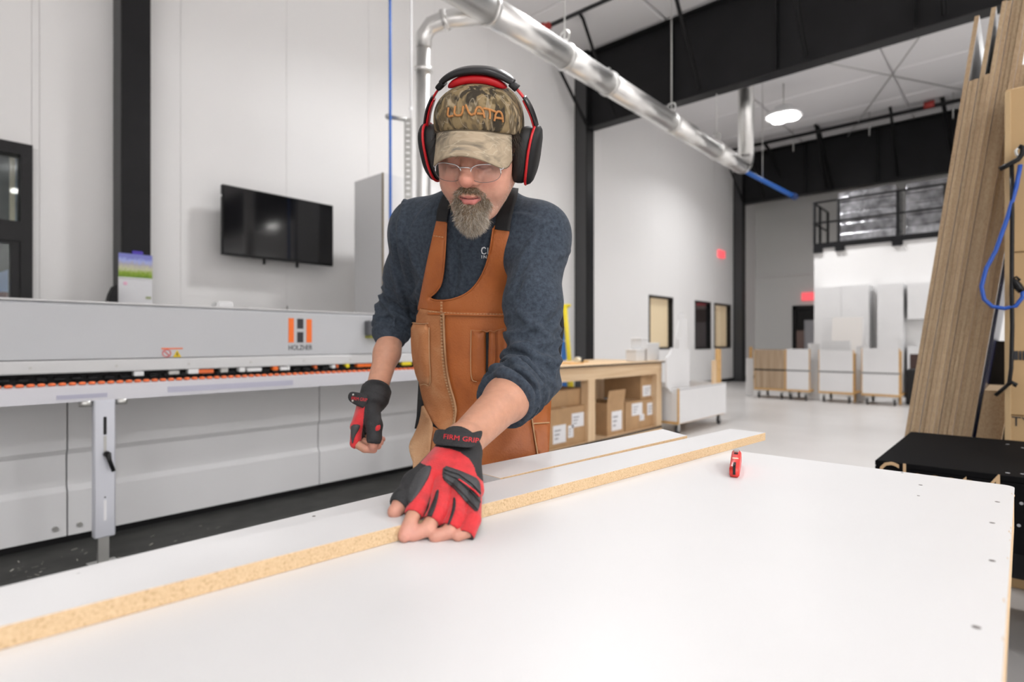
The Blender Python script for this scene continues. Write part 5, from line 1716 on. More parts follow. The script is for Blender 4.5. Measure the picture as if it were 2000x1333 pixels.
# ------------------------------------------------------------------ cap
CAPC = np.array((0, .012, .058))
def cap_field():
    f = F()
    f.sell((0, .014, .044), (.0865, .1020, .0835), 2.45, k=.01)
    f.ell((0, -.028, .080), (.068, .0545, .044), k=.022)     # stiff front panel
    return f
CF = cap_field()
RIMZ = lambda y: .046 + (.022) * np.clip(-(y - .014) / .1, -1, 1)
CC = cap_field()
CC.half((0, -.0895, .0655), (0, -.36, -1.0), .004)   # drop everything below the rim plane
CC.ell((0, .014, .030), (.0825, .0980, .0850), k=.003, sub=True)
cv_, cq_ = CC.mesh(.0024)
cv_ = smooth_v(cv_, cq_, 1)
def camo(name, light):
    m = bpy.data.materials.new(name); m.use_nodes = True
    nt = m.node_tree; b = nt.nodes['Principled BSDF']; b.inputs['Roughness'].default_value = .85; b.inputs['Specular IOR Level'].default_value = .2
    tc = nt.nodes.new('ShaderNodeTexCoord')
    def noise(scale, det, dist, sc=(1, 1, 1), loc=(0, 0, 0)):
        mp = nt.nodes.new('ShaderNodeMapping'); mp.inputs['Scale'].default_value = sc; mp.inputs['Location'].default_value = loc
        nt.links.new(tc.outputs['Object'], mp.inputs['Vector'])
        n = nt.nodes.new('ShaderNodeTexNoise'); n.inputs['Scale'].default_value = scale; n.inputs['Detail'].default_value = det; n.inputs['Distortion'].default_value = dist
        nt.links.new(mp.outputs['Vector'], n.inputs['Vector'])
        return n.outputs['Fac']
    def ramp(fac, stops, interp='LINEAR'):
        r = nt.nodes.new('ShaderNodeValToRGB'); r.color_ramp.interpolation = interp
        e = r.color_ramp.elements
        while len(e) < len(stops): e.new(.5)
        for q_, (p_, c_) in zip(e, stops):
            q_.position = p_; q_.color = (*c_, 1)
        nt.links.new(fac, r.inputs['Fac'])
        return r.outputs['Color']
    L = 1.35 if light else 1.0
    g = lambda *c: tuple(x * L for x in c)
    base = ramp(noise(26, 3, .25, (1, 1, .7)), [(.30, g(.070, .050, .026)), (.40, g(.115, .085, .042)), (.44, g(.26, .195, .105)), (.52, g(.23, .165, .085)), (.56, g(.12, .092, .055)), (.62, g(.145, .11, .065)), (.66, g(.38, .30, .19))])
    if light:
        base = ramp(noise(18, 5, .9, (.6, 1, 1.6)), [(.30, g(.12, .10, .078)), (.42, g(.22, .18, .128)), (.50, g(.315, .25, .175)), (.60, g(.27, .215, .15)), (.70, g(.15, .132, .108))])
    dk = ramp(noise(40, 4, .5, (1, 1, .45), (7, 2, 5)), [(.535 if not light else .66, (0, 0, 0)), (.58 if not light else .74, (.9, .9, .9))])
    mx = nt.nodes.new('ShaderNodeMix'); mx.data_type = 'RGBA'
    nt.links.new(dk, mx.inputs[0]); nt.links.new(base, mx.inputs[6]); mx.inputs[7].default_value = (.030, .025, .019, 1) if not light else (.12, .105, .085, 1)
    # pale twigs: thin contour lines of a stretched noise
    st = ramp(noise(24, 2, .5, (1.3, 1.3, .22) if not light else (.45, .45, 2.2), (3, 1, 0)), [(.485, (0, 0, 0)), (.497, (.5, .5, .5)), (.503, (.5, .5, .5)), (.515, (0, 0, 0))])
    m2 = nt.nodes.new('ShaderNodeMix'); m2.data_type = 'RGBA'
    nt.links.new(st, m2.inputs[0]); nt.links.new(mx.outputs[2], m2.inputs[6]); m2.inputs[7].default_value = (*g(.40, .34, .25), 1)
    nt.links.new(m2.outputs[2], b.inputs['Base Color'])
    n2 = nt.nodes.new('ShaderNodeTexNoise'); n2.inputs['Scale'].default_value = 700
    bp = nt.nodes.new('ShaderNodeBump'); bp.inputs['Strength'].default_value = .3; bp.inputs['Distance'].default_value = .001
    nt.links.new(tc.outputs['Object'], n2.inputs['Vector']); nt.links.new(n2.outputs['Fac'], bp.inputs['Height']); nt.links.new(bp.outputs['Normal'], b.inputs['Normal'])
    return m
M_CAMO, M_CAMOL = camo('camouflage_cloth', False), camo('camouflage_cloth_pale', True)
cap = np_mesh('cap', cv_, cq_, M_CAMO, person, M=Hm)
cap['label'] = 'brown camouflage baseball cap'
# brim
nu, nt_ = 37, 13
bp_v = []
for i in range(nu):
    u = -1 + 2 * i / (nu - 1)
    ph = u * R_(60)
    bx_, by_ = math.sin(ph) * .0865, .014 - math.cos(ph) * .1035
    bz_ = .0645 - .36 * (by_ + .0895)
    Lb = .060 * (1 - .30 * abs(u) ** 4 - .45 * abs(u) ** 14)
    for j in range(nt_):
        t = j / (nt_ - 1)
        x = bx_ * (1 + .03 * t)
        y = by_ - Lb * t * .82
        z = bz_ - Lb * t * (.48 + .10 * t) - .040 * t * u * u + .004 * t
        bp_v.append((x, y, z))
bp_v = np.array(bp_v)
bq_ = np.array([[i * nt_ + j, i * nt_ + j + 1, (i + 1) * nt_ + j + 1, (i + 1) * nt_ + j] for i in range(nu - 1) for j in range(nt_ - 1)])
tri = np.concatenate([bq_[:, [0, 1, 2]], bq_[:, [0, 2, 3]]])
sv, sf = slab(bp_v, tri, bp_v + np.array((0, -.0008, .0022)), bp_v - np.array((0, -.0008, .0012)))
np_mesh('brim', sv, sf, M_CAMOL, cap, M=Hm)
# brim seam roll and top button
M_STITCH = mat('brown_piping', (.10, .075, .045), .9)
MB().tube([tuple(bp_v[i * nt_] + np.array((0, -.001, .002))) for i in range(nu)], .0016, 6).build('brim_seam', M_STITCH, cap, M=VM @ Hm)
MB().sphere((0, .018, .1275), .008, sc=(1, 1, .5)).build('top_button', M_CAMO, cap, M=VM @ Hm)
# embroidered letters, following the crown
M_EMB = mat('orange_thread', (.62, .27, .085), .7, bump=.6, bscale=900)
lets = [[(604, 935), (594, 1018), (648, 1003)], [(662, 922), (652, 995), (690, 1008), (722, 992), (732, 922)], [(752, 912), (790, 1000), (830, 990), (842, 962)], [(828, 1000), (846, 940), (866, 928), (890, 938), (908, 975), (916, 1026)], [(850, 985), (905, 990)], [(905, 940), (958, 950), (1012, 972)], [(958, 955), (966, 1000), (962, 1034)], [(1002, 1052), (1014, 985), (1034, 966), (1060, 975), (1072, 1010), (1076, 1062)], [(1012, 1022), (1070, 1030)]]
for s_ in lets:
    p_ = resample(smooth_poly([(x / 4.4425 + 740, y / 4.4425) for x, y in s_], 1, closed=False), 2.0, closed=False)
    d_ = cast(p_, CC, .0006, near=.9, local=True)
    MB().tube([tuple(v) for v in lift(p_, d_)], .0021, 6).build('embroidered_letter', M_EMB, cap, M=VM)

# ------------------------------------------------------------------ shirt
def torso_field(pad=0.0):
    f = F()
    f.econe(CH, BE, .150 + pad, .150 + pad, LAT, .74, .03)
    f.econe(BE, HP, .150 + pad, .160 + pad, LAT, .78, .04)
    f.cone(V(905, 440, 1.38), V(965, 440, 1.345), .085 + pad, .085 + pad, .06)
    f.cone(SL, SR, .060 + pad, .060 + pad, .07)
    f.cone(NB, CH, .062 + pad, .1 + pad, .05)
    return f
SF = torso_field()
SF.ball(SL, .072, .05).ball(SR, .070, .05)
# sleeves
ML = SL + (EL - SL) * .5 + np.array((.000, -.004, 0))
CL = V(987, 781, 1.075)
SF.path([SL, ML, EL], [.066, .0585, .0555], .03)
SF.path([EL, CL], [.0555, .049], .03)
MR = SR + (ER - SR) * .5
CR_ = V(763, 652, 1.525)
SF.path([SR, MR, ER], [.066, .058, .056], .03)
SF.path([ER, CR_], [.055, .047], .02)
axL, axR = nrm(CL - EL), nrm(CR_ - ER)
# rolled folds of the pushed-up sleeves
for k, (t, R, r, tilt) in enumerate(((1.02, .0485, .0095, .0), (.86, .0515, .0085, .18), (.70, .0535, .0090, -.15), (.52, .0525, .0085, .22), (.30, .0530, .0080, -.1), (.08, .0540, .0075, .3))):
    c = EL + (CL - EL) * t
    SF.ring(c, axL + np.array((.1, .2, .4)) * tilt, R, r, .007)
for k, (t, R, r, tilt) in enumerate(((1.0, .0445, .008, 0), (.72, .0470, .0075, .2), (.42, .0500, .0075, -.2), (.05, .0530, .007, .25))):
    c = ER + (CR_ - ER) * t
    SF.ring(c, axR + np.array((.3, .1, .2)) * tilt, R, r, .007)
SF.half(CL + axL * .006, axL, .002)
SF.half_ = None
# long drapery folds (pixel paths lifted to the cloth)
base_sf = F(); base_sf.ops = list(SF.ops)
folds = [([(1112, 492), (1080, 505), (1045, 535), (1018, 575)], .0055), ([(1050, 452), (1030, 490), (1012, 545)], .005), ([(1010, 600), (1040, 640), (1080, 660)], .005),
         ([(985, 650), (1020, 690), (1075, 705)], .006), ([(975, 690), (1015, 720), (1060, 760)], .0065), ([(955, 715), (1000, 735), (1040, 775)], .006), ([(1095, 640), (1085, 690), (1080, 740)], .0055),
         ([(790, 390), (783, 440), (786, 500), (800, 545)], .005), ([(762, 500), (775, 550), (790, 600), (800, 640)], .0055), ([(828, 545), (812, 580), (805, 625)], .006), ([(752, 560), (765, 600), (772, 640)], .005),
         ([(800, 480), (815, 520), (835, 560)], .005), ([(880, 500), (884, 540), (882, 580)], .004), ([(925, 500), (905, 545), (890, 580)], .004), ([(1000, 420), (1040, 425), (1075, 445)], .004), ([(840, 400), (815, 430), (800, 470)], .004)]
for p_, r_ in folds:
    pp = resample(smooth_poly(p_, 1, closed=False), 12, closed=False)
    d_ = cast(pp, base_sf, 0, near=.8)
    L3 = lift(pp, d_ + .003)
    n_ = len(pp)
    SF.path(list(L3), [r_ * 1.6 * (.30 + .65 * math.sin(PI * i / (n_ - 1))) for i in range(n_)], .008)
creases = [([(1115, 494), (1078, 510), (1040, 538), (1008, 572)], .0030), ([(1036, 478), (1022, 515), (1010, 560)], .0028), ([(768, 432), (772, 480), (778, 520), (792, 560)], .0026), ([(785, 560), (800, 600), (806, 640)], .003), ([(830, 560), (822, 590), (818, 620)], .003),
           ([(990, 672), (1030, 700), (1080, 722)], .0032), ([(968, 704), (1008, 730), (1050, 768)], .0032), ([(1098, 600), (1070, 640), (1020, 655)], .0026), ([(890, 470), (893, 520), (886, 575)], .0025)]
vs_, q_ = SF.mesh(.0034)
vs_ = smooth_v(vs_, q_, 1)
# crumple: broad soft waves everywhere, sharp crosswise creases near elbows and cuffs
def vnorm(v, q):
    n = np.zeros_like(v)
    fn = np.cross(v[q[:, 1]] - v[q[:, 0]], v[q[:, 3]] - v[q[:, 0]])
    for j in range(4):
        for d in range(3):
            n[:, d] += np.bincount(q[:, j], fn[:, d], len(v))
    return n / (np.linalg.norm(n, axis=1)[:, None] + 1e-12)
nv_ = vnorm(vs_, q_)
def wav(p, f, ph):
    a = p @ np.array((f, f * .7, f * .4)) + ph
    b_ = p @ np.array((-f * .5, f * .6, f * .8)) + ph * 2.1
    return np.sin(a + 1.3 * np.sin(b_))
disp = .0018 * wav(vs_, 30, .4)
for p_, r_ in creases:          # sharp fold lines: a groove with a swell on both sides
    pp = np.array(resample(smooth_poly(p_, 2, closed=False), 3, closed=False))
    L3 = lift(pp, cast(pp, base_sf, 0, near=.8))
    lo_, hi_ = L3.min(0) - .05, L3.max(0) + .05
    ii = np.nonzero(np.all((vs_ > lo_) & (vs_ < hi_), 1))[0]
    D_ = np.sqrt(((vs_[ii][:, None, :] - L3[None]) ** 2).sum(2))
    j_ = D_.argmin(1); dd_ = D_[np.arange(len(ii)), j_]
    en = np.sin(PI * (j_ + .5) / len(L3)) ** .6
    disp[ii] += en * (-.0048 * np.exp(-(dd_ / .0055) ** 2) + .0042 * np.exp(-((dd_ - .017) / .010) ** 2))
for (A_, B_, am) in ((ML, EL, .0050), (EL, CL, .0050), (MR, ER, .0045), (ER, CR_, .0045)):
    ba = B_ - A_; Lb_ = np.linalg.norm(ba)
    t_ = (vs_ - A_) @ ba / Lb_ ** 2
    rad = np.linalg.norm(vs_ - (A_ + np.clip(t_, 0, 1)[:, None] * ba), axis=1)
    wgt = np.exp(-((t_ - .75) / .45) ** 2) * (rad < .095)
    ph_ = t_ * Lb_ * 92 + 1.5 * wav(vs_, 19, 1.0)
    disp += am * wgt * (1 - 2 * np.abs(np.sin(ph_)) ** 1.1)
vs_ = vs_ + nv_ * disp[:, None]
M_SHIRT = bpy.data.materials.new('slate_jersey'); M_SHIRT.use_nodes = True
nt = M_SHIRT.node_tree; b = nt.nodes['Principled BSDF']; b.inputs['Roughness'].default_value = .92; b.inputs['Specular IOR Level'].default_value = .15; b.inputs['Sheen Weight'].default_value = .06; b.inputs['Sheen Roughness'].default_value = .5
tc = nt.nodes.new('ShaderNodeTexCoord')
n1 = nt.nodes.new('ShaderNodeTexNoise'); n1.inputs['Scale'].default_value = 120; n1.inputs['Detail'].default_value = 8; n1.inputs['Roughness'].default_value = .75
nt.links.new(tc.outputs['Object'], n1.inputs['Vector'])
rp = nt.nodes.new('ShaderNodeValToRGB'); e = rp.color_ramp.elements
e[0].position = .32; e[0].color = (.022, .030, .042, 1); e[1].position = .76; e[1].color = (.074, .091, .118, 1)
nt.links.new(n1.outputs['Fac'], rp.inputs['Fac']); nt.links.new(rp.outputs['Color'], b.inputs['Base Color'])
n2 = nt.nodes.new('ShaderNodeTexNoise'); n2.inputs['Scale'].default_value = 28; n2.inputs['Detail'].default_value = 4
nt.links.new(tc.outputs['Object'], n2.inputs['Vector'])
bp = nt.nodes.new('ShaderNodeBump'); bp.inputs['Strength'].default_value = .18; bp.inputs['Distance'].default_value = .006
nt.links.new(n2.outputs['Fac'], bp.inputs['Height']); nt.links.new(bp.outputs['Normal'], b.inputs['Normal'])
shirt = np_mesh('shirt', vs_, q_, M_SHIRT, person)
shirt['label'] = 'slate blue long sleeved jersey shirt'
# ribbed collar
cl_ = F(); cl_.ring(NB + np.array((0, -.015, .012)), nrm(HC - NB) + np.array((0, .25, .6)), .066, .009, 0)
v_, q_ = cl_.mesh(.003)
np_mesh('collar', v_, q_, M_SHIRT, shirt)
# shirt print, half hidden by the apron strap
M_PRINT = mat('white_print', (.75, .75, .76), .7)
def on_shirt(lines, r, name, parent, m, fld=base_sf, off=.0012, near=.8):
    for s_ in lines:
        p_ = resample(s_, 1.5, closed=False)
        d_ = cast(p_, fld, off, near=near)
        MB().tube([tuple(v) for v in lift(p_, d_)], r, 5).build(name, m, parent, M=VM)
on_shirt([[(949, 486), (946, 483.5), (942, 485), (940.5, 490), (942, 495), (946, 496.5), (950, 494)], [(953, 484), (953, 496), (960, 496), (960.5, 493)]], .0014, 'print_letter', shirt, M_PRINT)
on_shirt([[(941, 499), (941, 505)], [(945, 505), (945, 499), (950, 505), (950, 499)]], .0010, 'print_letter', shirt, M_PRINT)

# ------------------------------------------------------------------ jeans and shoes
JF = F()
JF.econe(V(940, 850, 1.53), HP + np.array((0, 0, -.05)), .150, .150, LAT, .80, .03)
for (hipj, kn_, an) in ANK:
    JF.cone(hipj, kn_, .090, .068, .03).cone(kn_, an + np.array((0, 0, .0)), .068, .055, .03)
    JF.ring(kn_ + np.array((0, 0, .04)), (0, .3, 1), .066, .006, .01).ring(an + np.array((0, 0, .06)), (0, -.2, 1), .056, .007, .01)
v_, q_ = JF.mesh(.008)
np_mesh('jeans', smooth_v(v_, q_, 1), q_, mat('denim', (.035, .05, .085), .9, var=.25, vscale=60), person)
for (hipj, kn_, an) in ANK:
    S = F()
    a_ = np.array((an[0], an[1] + .03, -CZ + .045))
    S.path([a_, a_ + np.array((0, -.10, -.004)), a_ + np.array((.0, -.21, -.012))], [.043, .044, .034], .02).cone(a_, np.array((an[0], an[1], -1.02)), .045, .046, .02)
    S.half(np.array((0, 0, -CZ + .012)), (0, 0, -1), .002)
    v_, q_ = S.mesh(.005)
    sh = np_mesh('boot', smooth_v(v_, q_, 1), q_, mat('boot_leather', (.10, .055, .03), .55), person)
    MB().prism([tuple(a_ + np.array((x, y, -.045))) for x, y in ((-.04, .045), (.04, .045), (.046, -.1), (.04, -.21), (.0, -.25), (-.04, -.21), (-.046, -.1))], (0, 0, .016)).build('sole', M_RUBBER, sh, M=VM)
# ================================================================== HEADPHONES AND GLASSES
M_HB = mat('headphone_black', (.010, .010, .011), .55, spec=.3)
M_HBS = mat('headphone_gloss', (.010, .010, .012), .3)
M_HR = mat('headphone_red', (.55, .006, .012), .32)
M_HCU = mat('cushion_black', (.012, .012, .012), .55)
XM = VM @ Hm
hpn = thing('headphones', 'black and red over-ear headphones worn over the cap', 'headphones', VM @ Vector(V(937, 330, 1.16)))
BYc = .020
def band(t, a=.1165, b=.1480, z0=-.002, y=BYc):
    """Point of the headband arc; t from 0 (his right, picture left) to pi."""
    n = 2.25
    c, s = math.cos(t), math.sin(t)
    return Vector((-a * math.copysign(abs(c) ** (2 / n), c), y - .010 * math.sin(t), z0 + b * abs(s) ** (2 / n)))
def band_strip(t0, t1, r0, r1, w, n, name, m, taper=.0, parent=hpn, y=BYc):
    """Curved slab between radial offsets r0..r1, w wide front to back, with rounded section."""
    mb = MB()
    rings = []
    for i in range(n + 1):
        f = i / n
        t = t0 + (t1 - t0) * f
        p = band(t, y=y)
        tg = (band(t + .01, y=y) - band(t - .01, y=y)).normalized()
        no = Vector((-tg.z, 0, tg.x))
        if no.dot(p - Vector((0, p.y, 0))) < 0:
            no = -no
        e = 1 - taper * (abs(2 * f - 1) ** 6)
        c = (r0 + r1) / 2
        hr, hw = (r1 - r0) / 2 * e, w / 2 * e
        ring = []
        for k in range(14):
            a = 2 * PI * k / 14
            ca, sa = math.cos(a), math.sin(a)
            ring.append(mb.bm.verts.new(p + no * (c + hr * math.copysign(abs(ca) ** .55, ca)) + Vector((0, hw * math.copysign(abs(sa) ** .55, sa), 0))))
        rings.append(ring)
    for A, B in zip(rings[:-1], rings[1:]):
        for k in range(14):
            f_ = mb.bm.faces.new((A[k], A[(k + 1) % 14], B[(k + 1) % 14], B[k])); f_.smooth = True
    mb.bm.faces.new(rings[0][::-1]); mb.bm.faces.new(rings[-1])
    return mb.build(name, m, parent, M=XM)
T0, T1 = R_(57), R_(123)
band_strip(T0, T1, -.001, .0125, .036, 40, 'headband', M_HBS, taper=.35)
band_strip(T0 + .05, T1 - .05, -.0175, -.0015, .031, 36, 'headband_cushion', M_HR, taper=.8)
for a_, b_ in ((T0 - .10, T0 + .04), (T1 - .04, T1 + .10)):
    band_strip(a_, b_, -.0035, .0085, .030, 6, 'end_cap', M_HB, taper=.1)
for s in (0, 1):
    g = (lambda t: t) if s == 0 else (lambda t: PI - t)
    band_strip(g(R_(40)), g(R_(55)), -.001, .003, .012, 10, 'slider', M_HR)
    band_strip(g(R_(6)), g(R_(43)), .000, .0055, .026, 20, 'yoke_shell', M_HBS, taper=.3)
    band_strip(g(R_(9)), g(R_(41)), -.0045, .0005, .020, 20, 'yoke_inlay', M_HR, taper=.3)
# ear cups: stacked rounded ovals pushed out along x
def oval(mb, prof, sx, ry=.046, rz=.056, cy=.012, cz=-.006, n=36, tilt=.0):
    rings = []
    for (x, sc_) in prof:
        ring = []
        for k in range(n):
            a = 2 * PI * k / n
            yy, zz = math.cos(a), math.sin(a)
            ring.append(mb.bm.verts.new((sx * (x + tilt * zz * rz * sc_), cy + ry * sc_ * math.copysign(abs(yy) ** .85, yy), cz + rz * sc_ * math.copysign(abs(zz) ** .85, zz))))
        rings.append(ring)
    for A, B in zip(rings[:-1], rings[1:]):
        for k in range(n):
            f_ = mb.bm.faces.new((A[k], A[(k + 1) % n], B[(k + 1) % n], B[k])); f_.smooth = True
    mb.bm.faces.new(rings[0]); mb.bm.faces.new(rings[-1][::-1])
    return mb
for s in (-1, 1):
    tl = .16
    oval(MB(), [(.0740, .72), (.0745, .86), (.0780, .95), (.0860, .985), (.0950, .98), (.1000, .95), (.1010, .80)], s, tilt=tl).build('ear_cushion', M_HCU, hpn, M=XM)
    cup = oval(MB(), [(.1000, .95), (.1010, 1.0), (.1060, 1.03), (.1120, .99), (.1165, .88), (.1195, .66), (.1205, .3)], s, tilt=tl).build('ear_cup', M_HB, hpn, M=XM)
    mb = MB()
    pts = []
    for k in range(40):
        a = 2 * PI * k / 40
        zz = math.sin(a)
        pts.append((s * (.1030 + tl * zz * .056 * 1.02), .012 + .046 * 1.015 * math.copysign(abs(math.cos(a)) ** .85, math.cos(a)), -.006 + .056 * 1.015 * math.copysign(abs(zz) ** .85, zz)))
    mb.tube(pts, .0028, 8, closed=True).build('red_trim', M_HR, cup, M=XM)

gl_ = thing('eyeglasses', 'thin silver half-rim eyeglasses on the bearded man', 'glasses', VM @ Vector(V(925, 335, 1.06)))
M_WIRE = mat('silver_wire', (.75, .75, .76), .22, metal=.9)
M_LENS = bpy.data.materials.new('spectacle_lens'); M_LENS.use_nodes = True
nt = M_LENS.node_tree
tr_ = nt.nodes.new('ShaderNodeBsdfTransparent'); tr_.inputs[0].default_value = (.94, .95, .95, 1)
go_ = nt.nodes.new('ShaderNodeBsdfGlossy'); go_.inputs['Roughness'].default_value = .04
fr_ = facing_mix(nt)
mxs = nt.nodes.new('ShaderNodeMixShader')
nt.links.new(fr_.outputs[0], mxs.inputs[0]); nt.links.new(tr_.outputs[0], mxs.inputs[1]); nt.links.new(go_.outputs[0], mxs.inputs[2])
nt.links.new(mxs.outputs[0], nt.nodes['Material Output'].inputs['Surface'])
GY, GZ = -.1100, .0035
def lens_pt(s, a, sc_=1.0):
    """Wrapped lens outline."""
    c, n_ = math.cos(a), math.sin(a)
    x = .0365 + .0275 * sc_ * math.copysign(abs(c) ** .75, c)
    z = GZ - .010 + .0165 * sc_ * math.copysign(abs(n_) ** .8, n_)
    y = GY + .000 + 5.2 * max(0, x - .012) ** 2 + .12 * (z - GZ)
    return Vector((s * x, y, z))
for s in (-1, 1):
    mb = MB()
    ring = [lens_pt(s, 2 * PI * k / 48) for k in range(48)]
    inn = [[mb.bm.verts.new(lens_pt(s, 2 * PI * k / 48, q)) for k in range(48)] for q in (1.0, .75, .5, .25)]
    for A, B in zip(inn[:-1], inn[1:]):
        for k in range(48):
            f_ = mb.bm.faces.new((A[k], A[(k + 1) % 48], B[(k + 1) % 48], B[k])); f_.smooth = True
    f_ = mb.bm.faces.new(inn[-1])
    ln_ = mb.build('lens', M_LENS, gl_, M=XM)
    MB().tube([lens_pt(s, 2 * PI * k / 48) for k in range(-1, 26)], .0011, 8).build('top_rim', M_WIRE, gl_, M=XM)
    MB().tube([lens_pt(s, 2 * PI * k / 48) for k in range(25, 48)], .0005, 6).build('lower_edge', mat('lens_edge', (.12, .11, .11), .3), gl_, M=XM)
    hin = lens_pt(s, R_(12))
    MB().tube([hin, hin + Vector((s * .004, .004, .001)), Vector((s * .070, -.055, GZ + .000)), Vector((s * .077, -.01, GZ + .004)), Vector((s * .078, .02, GZ))], [.0014, .0016, .0014, .0014, .0014], 8).build('temple', M_WIRE, gl_, M=XM)
    MB().sphere((s * .0095, GY + .010, GZ - .014), .0045, sc=(.45, .7, 1.2)).build('nose_pad', mat('pad_clear', (.8, .78, .74), .3), gl_, M=XM)
    MB().tube([lens_pt(s, R_(165)), Vector((s * .008, GY + .004, GZ - .006)), Vector((s * .009, GY + .009, GZ - .012))], .0007, 6).build('pad_arm', M_WIRE, gl_, M=XM)
MB().tube([lens_pt(-1, R_(150)), Vector((-.007, GY - .0075, GZ + .0030)), Vector((.007, GY - .0075, GZ + .0030)), lens_pt(1, R_(150))], .0012, 8).build('bridge', M_WIRE, gl_, M=XM)

# ================================================================== LEATHER APRON
M_LEA = ramp_mat('brown_leather', [(.25, (.30, .078, .015)), (.5, (.41, .115, .023)), (.72, (.47, .145, .036)), (.85, (.54, .22, .09))], nscale=9, rough=.50, detail=9, distort=.3, bump=.25, bscale=220)
M_SUE = ramp_mat('worn_leather', [(.25, (.36, .125, .038)), (.5, (.47, .19, .072)), (.75, (.57, .29, .14))], nscale=14, rough=.8, detail=9, distort=.6, bump=.45, bscale=260)
M_SUEL = ramp_mat('pale_suede', [(.3, (.36, .17, .075)), (.55, (.50, .29, .155)), (.8, (.62, .42, .26))], nscale=10, rough=.85, detail=8, bump=.4, bscale=240)
M_THR = mat('tan_thread', (.58, .36, .19), .8)
M_WEB = mat('black_webbing', (.010, .010, .011), .8)
apron = thing('leather_apron', 'tan brown leather work apron with pockets worn by the man', 'apron', VM @ Vector(V(940, 800, 1.36)))
# drape map over the trunk in 4 px steps
AFb = torso_field(.004)
gx = np.arange(770, 1112, 6.0); gy = np.arange(396, 1190, 6.0)
GX, GYY = np.meshgrid(gx, gy, indexing='ij')
pp = np.stack([GX.ravel(), GYY.ravel()], 1)
DM = cast(pp, AFb, .006, near=1.0, far=1.75, it=60).reshape(GX.shape)
DM = np.minimum(DM, 1.62)
low = np.clip((GYY - 800) / 80, 0, 1)
hang = 1.335 + .0010 * np.abs(GX - 930) * .25          # below the belt the leather hangs free
DM = DM * (1 - low) + np.minimum(DM, hang + .12 * 0) * low
def blur(a, n):
    for _ in range(n):
        b_ = np.pad(a, 1, mode='edge')
        a = (b_[:-2, 1:-1] + b_[2:, 1:-1] + b_[1:-1, :-2] + b_[1:-1, 2:] + 2 * a) / 6
    return a
DM = blur(DM, 10)
# soft folds: vertical wrinkles in the skirt, bulge at the waist
DM += .004 * np.sin((GX - 800) / 21.0 + (GYY - 800) / 90) * np.clip((GYY - 700) / 200, 0, 1)
DM += .0035 * np.sin(GYY / 23.0 + GX / 31.0) * np.exp(-((GYY - 770) / 60) ** 2)
def dm(px):
    px = np.asarray(px, float)
    fx = np.clip((px[:, 0] - gx[0]) / 6.0, 0, len(gx) - 1.001); fy = np.clip((px[:, 1] - gy[0]) / 6.0, 0, len(gy) - 1.001)
    i, j = fx.astype(int), fy.astype(int); u, v = fx - i, fy - j
    return DM[i, j] * (1 - u) * (1 - v) + DM[i + 1, j] * u * (1 - v) + DM[i, j + 1] * (1 - u) * v + DM[i + 1, j + 1] * u * v
def sheet(name, poly, off, th, m, parent=apron, step=7, sm=1, bulge=0.0, extra=None):
    poly = smooth_poly(poly, sm) if sm else poly
    P, T = tri_fill(poly, step)
    d = dm(P) - off
    if bulge:
        B = np.array(resample(poly, step))
        dist = np.sqrt(((P[:, None, :] - B[None]) ** 2).sum(2)).min(1)
        d = d - bulge * (1 - np.exp(-(dist / 9.0) ** 2))
    if extra is not None:
        d = d + extra(P)
    vs, fs = slab(P, T, lift(P, d), lift(P, d + th))
    a = vs[fs]
    return np_mesh(name, vs, fs, m, parent)
def stitch(name, line, off, r=.0009, parent=apron, m=None, dash=True):
    p = resample(smooth_poly(line, 2, closed=False), 2.2, closed=False)
    d = dm(p) - off
    L3 = lift(p, d)
    mb = MB()
    if dash:
        for i in range(0, len(L3) - 2, 3):
            mb.tube([tuple(v) for v in L3[i:i + 3]], r, 5)
    else:
        mb.tube([tuple(v) for v in L3], r, 6)
    o = mb.build(name, m or M_THR, parent, M=VM)
    if dash:
        o['kind'] = 'stuff'
    return o
def edge_roll(line, off, r=.0022, m=None, parent=apron, name='rolled_edge', closed=False):
    p = resample(smooth_poly(line, 2, closed=closed), 3, closed=closed)
    MB().tube([tuple(v) for v in lift(p, dm(p) - off)], r, 7, closed=closed).build(name, m or M_SUEL, parent, M=VM)
inner = [(872, 438), (869, 500), (864, 552), (853, 571), (840, 580), (843, 585), (862, 587), (890, 583), (918, 569), (940, 541), (955, 502), (963, 447)]
# bib with both shoulder straps as one cut piece
bib = [(852, 432), (872, 434), (870, 470), (868, 515), (863, 552), (853, 570), (839, 580), (843, 586), (862, 587), (890, 583), (918, 569), (940, 541), (955, 502), (963, 446), (966, 441), (994, 441), (998, 500), (1002, 560), (1005, 619), (920, 617), (836, 613), (815, 606), (822, 570), (834, 510), (845, 460)]
sheet('bib', bib, .004, .004, M_LEA, sm=0)
front = [(834, 606), (920, 610), (1006, 612), (1010, 690), (1028, 762), (1060, 775), (1077, 768), (1075, 830), (1071, 905), (1068, 1150), (880, 1150), (878, 905), (882, 845), (889, 802), (874, 762), (864, 715), (860, 660), (858, 608)]
sheet('front_panel', front, .007, .004, M_LEA, sm=0)
side = [(815, 602), (836, 606), (862, 610), (864, 660), (868, 715), (878, 762), (891, 800), (886, 838), (872, 852), (848, 830), (832, 806), (822, 770), (812, 715), (809, 660)]
sheet('side_panel', side, .011, .004, M_SUE, sm=1)
flap = [(824, 786), (838, 812), (847, 832), (842, 860), (838, 905), (836, 1150), (808, 1150), (808, 908), (800, 886), (798, 868), (810, 846), (820, 820)]
sheet('skirt_flap', flap, .016, .005, M_SUEL, sm=1)
skirt = [(842, 832), (872, 845), (890, 835), (890, 905), (892, 1150), (836, 1150), (840, 905)]
sheet('skirt_panel', skirt, .006, .004, M_SUE, sm=0)
hip = [(1034, 776), (1074, 768), (1073, 826), (1071, 905), (1068, 1010), (1052, 905), (1040, 828)]
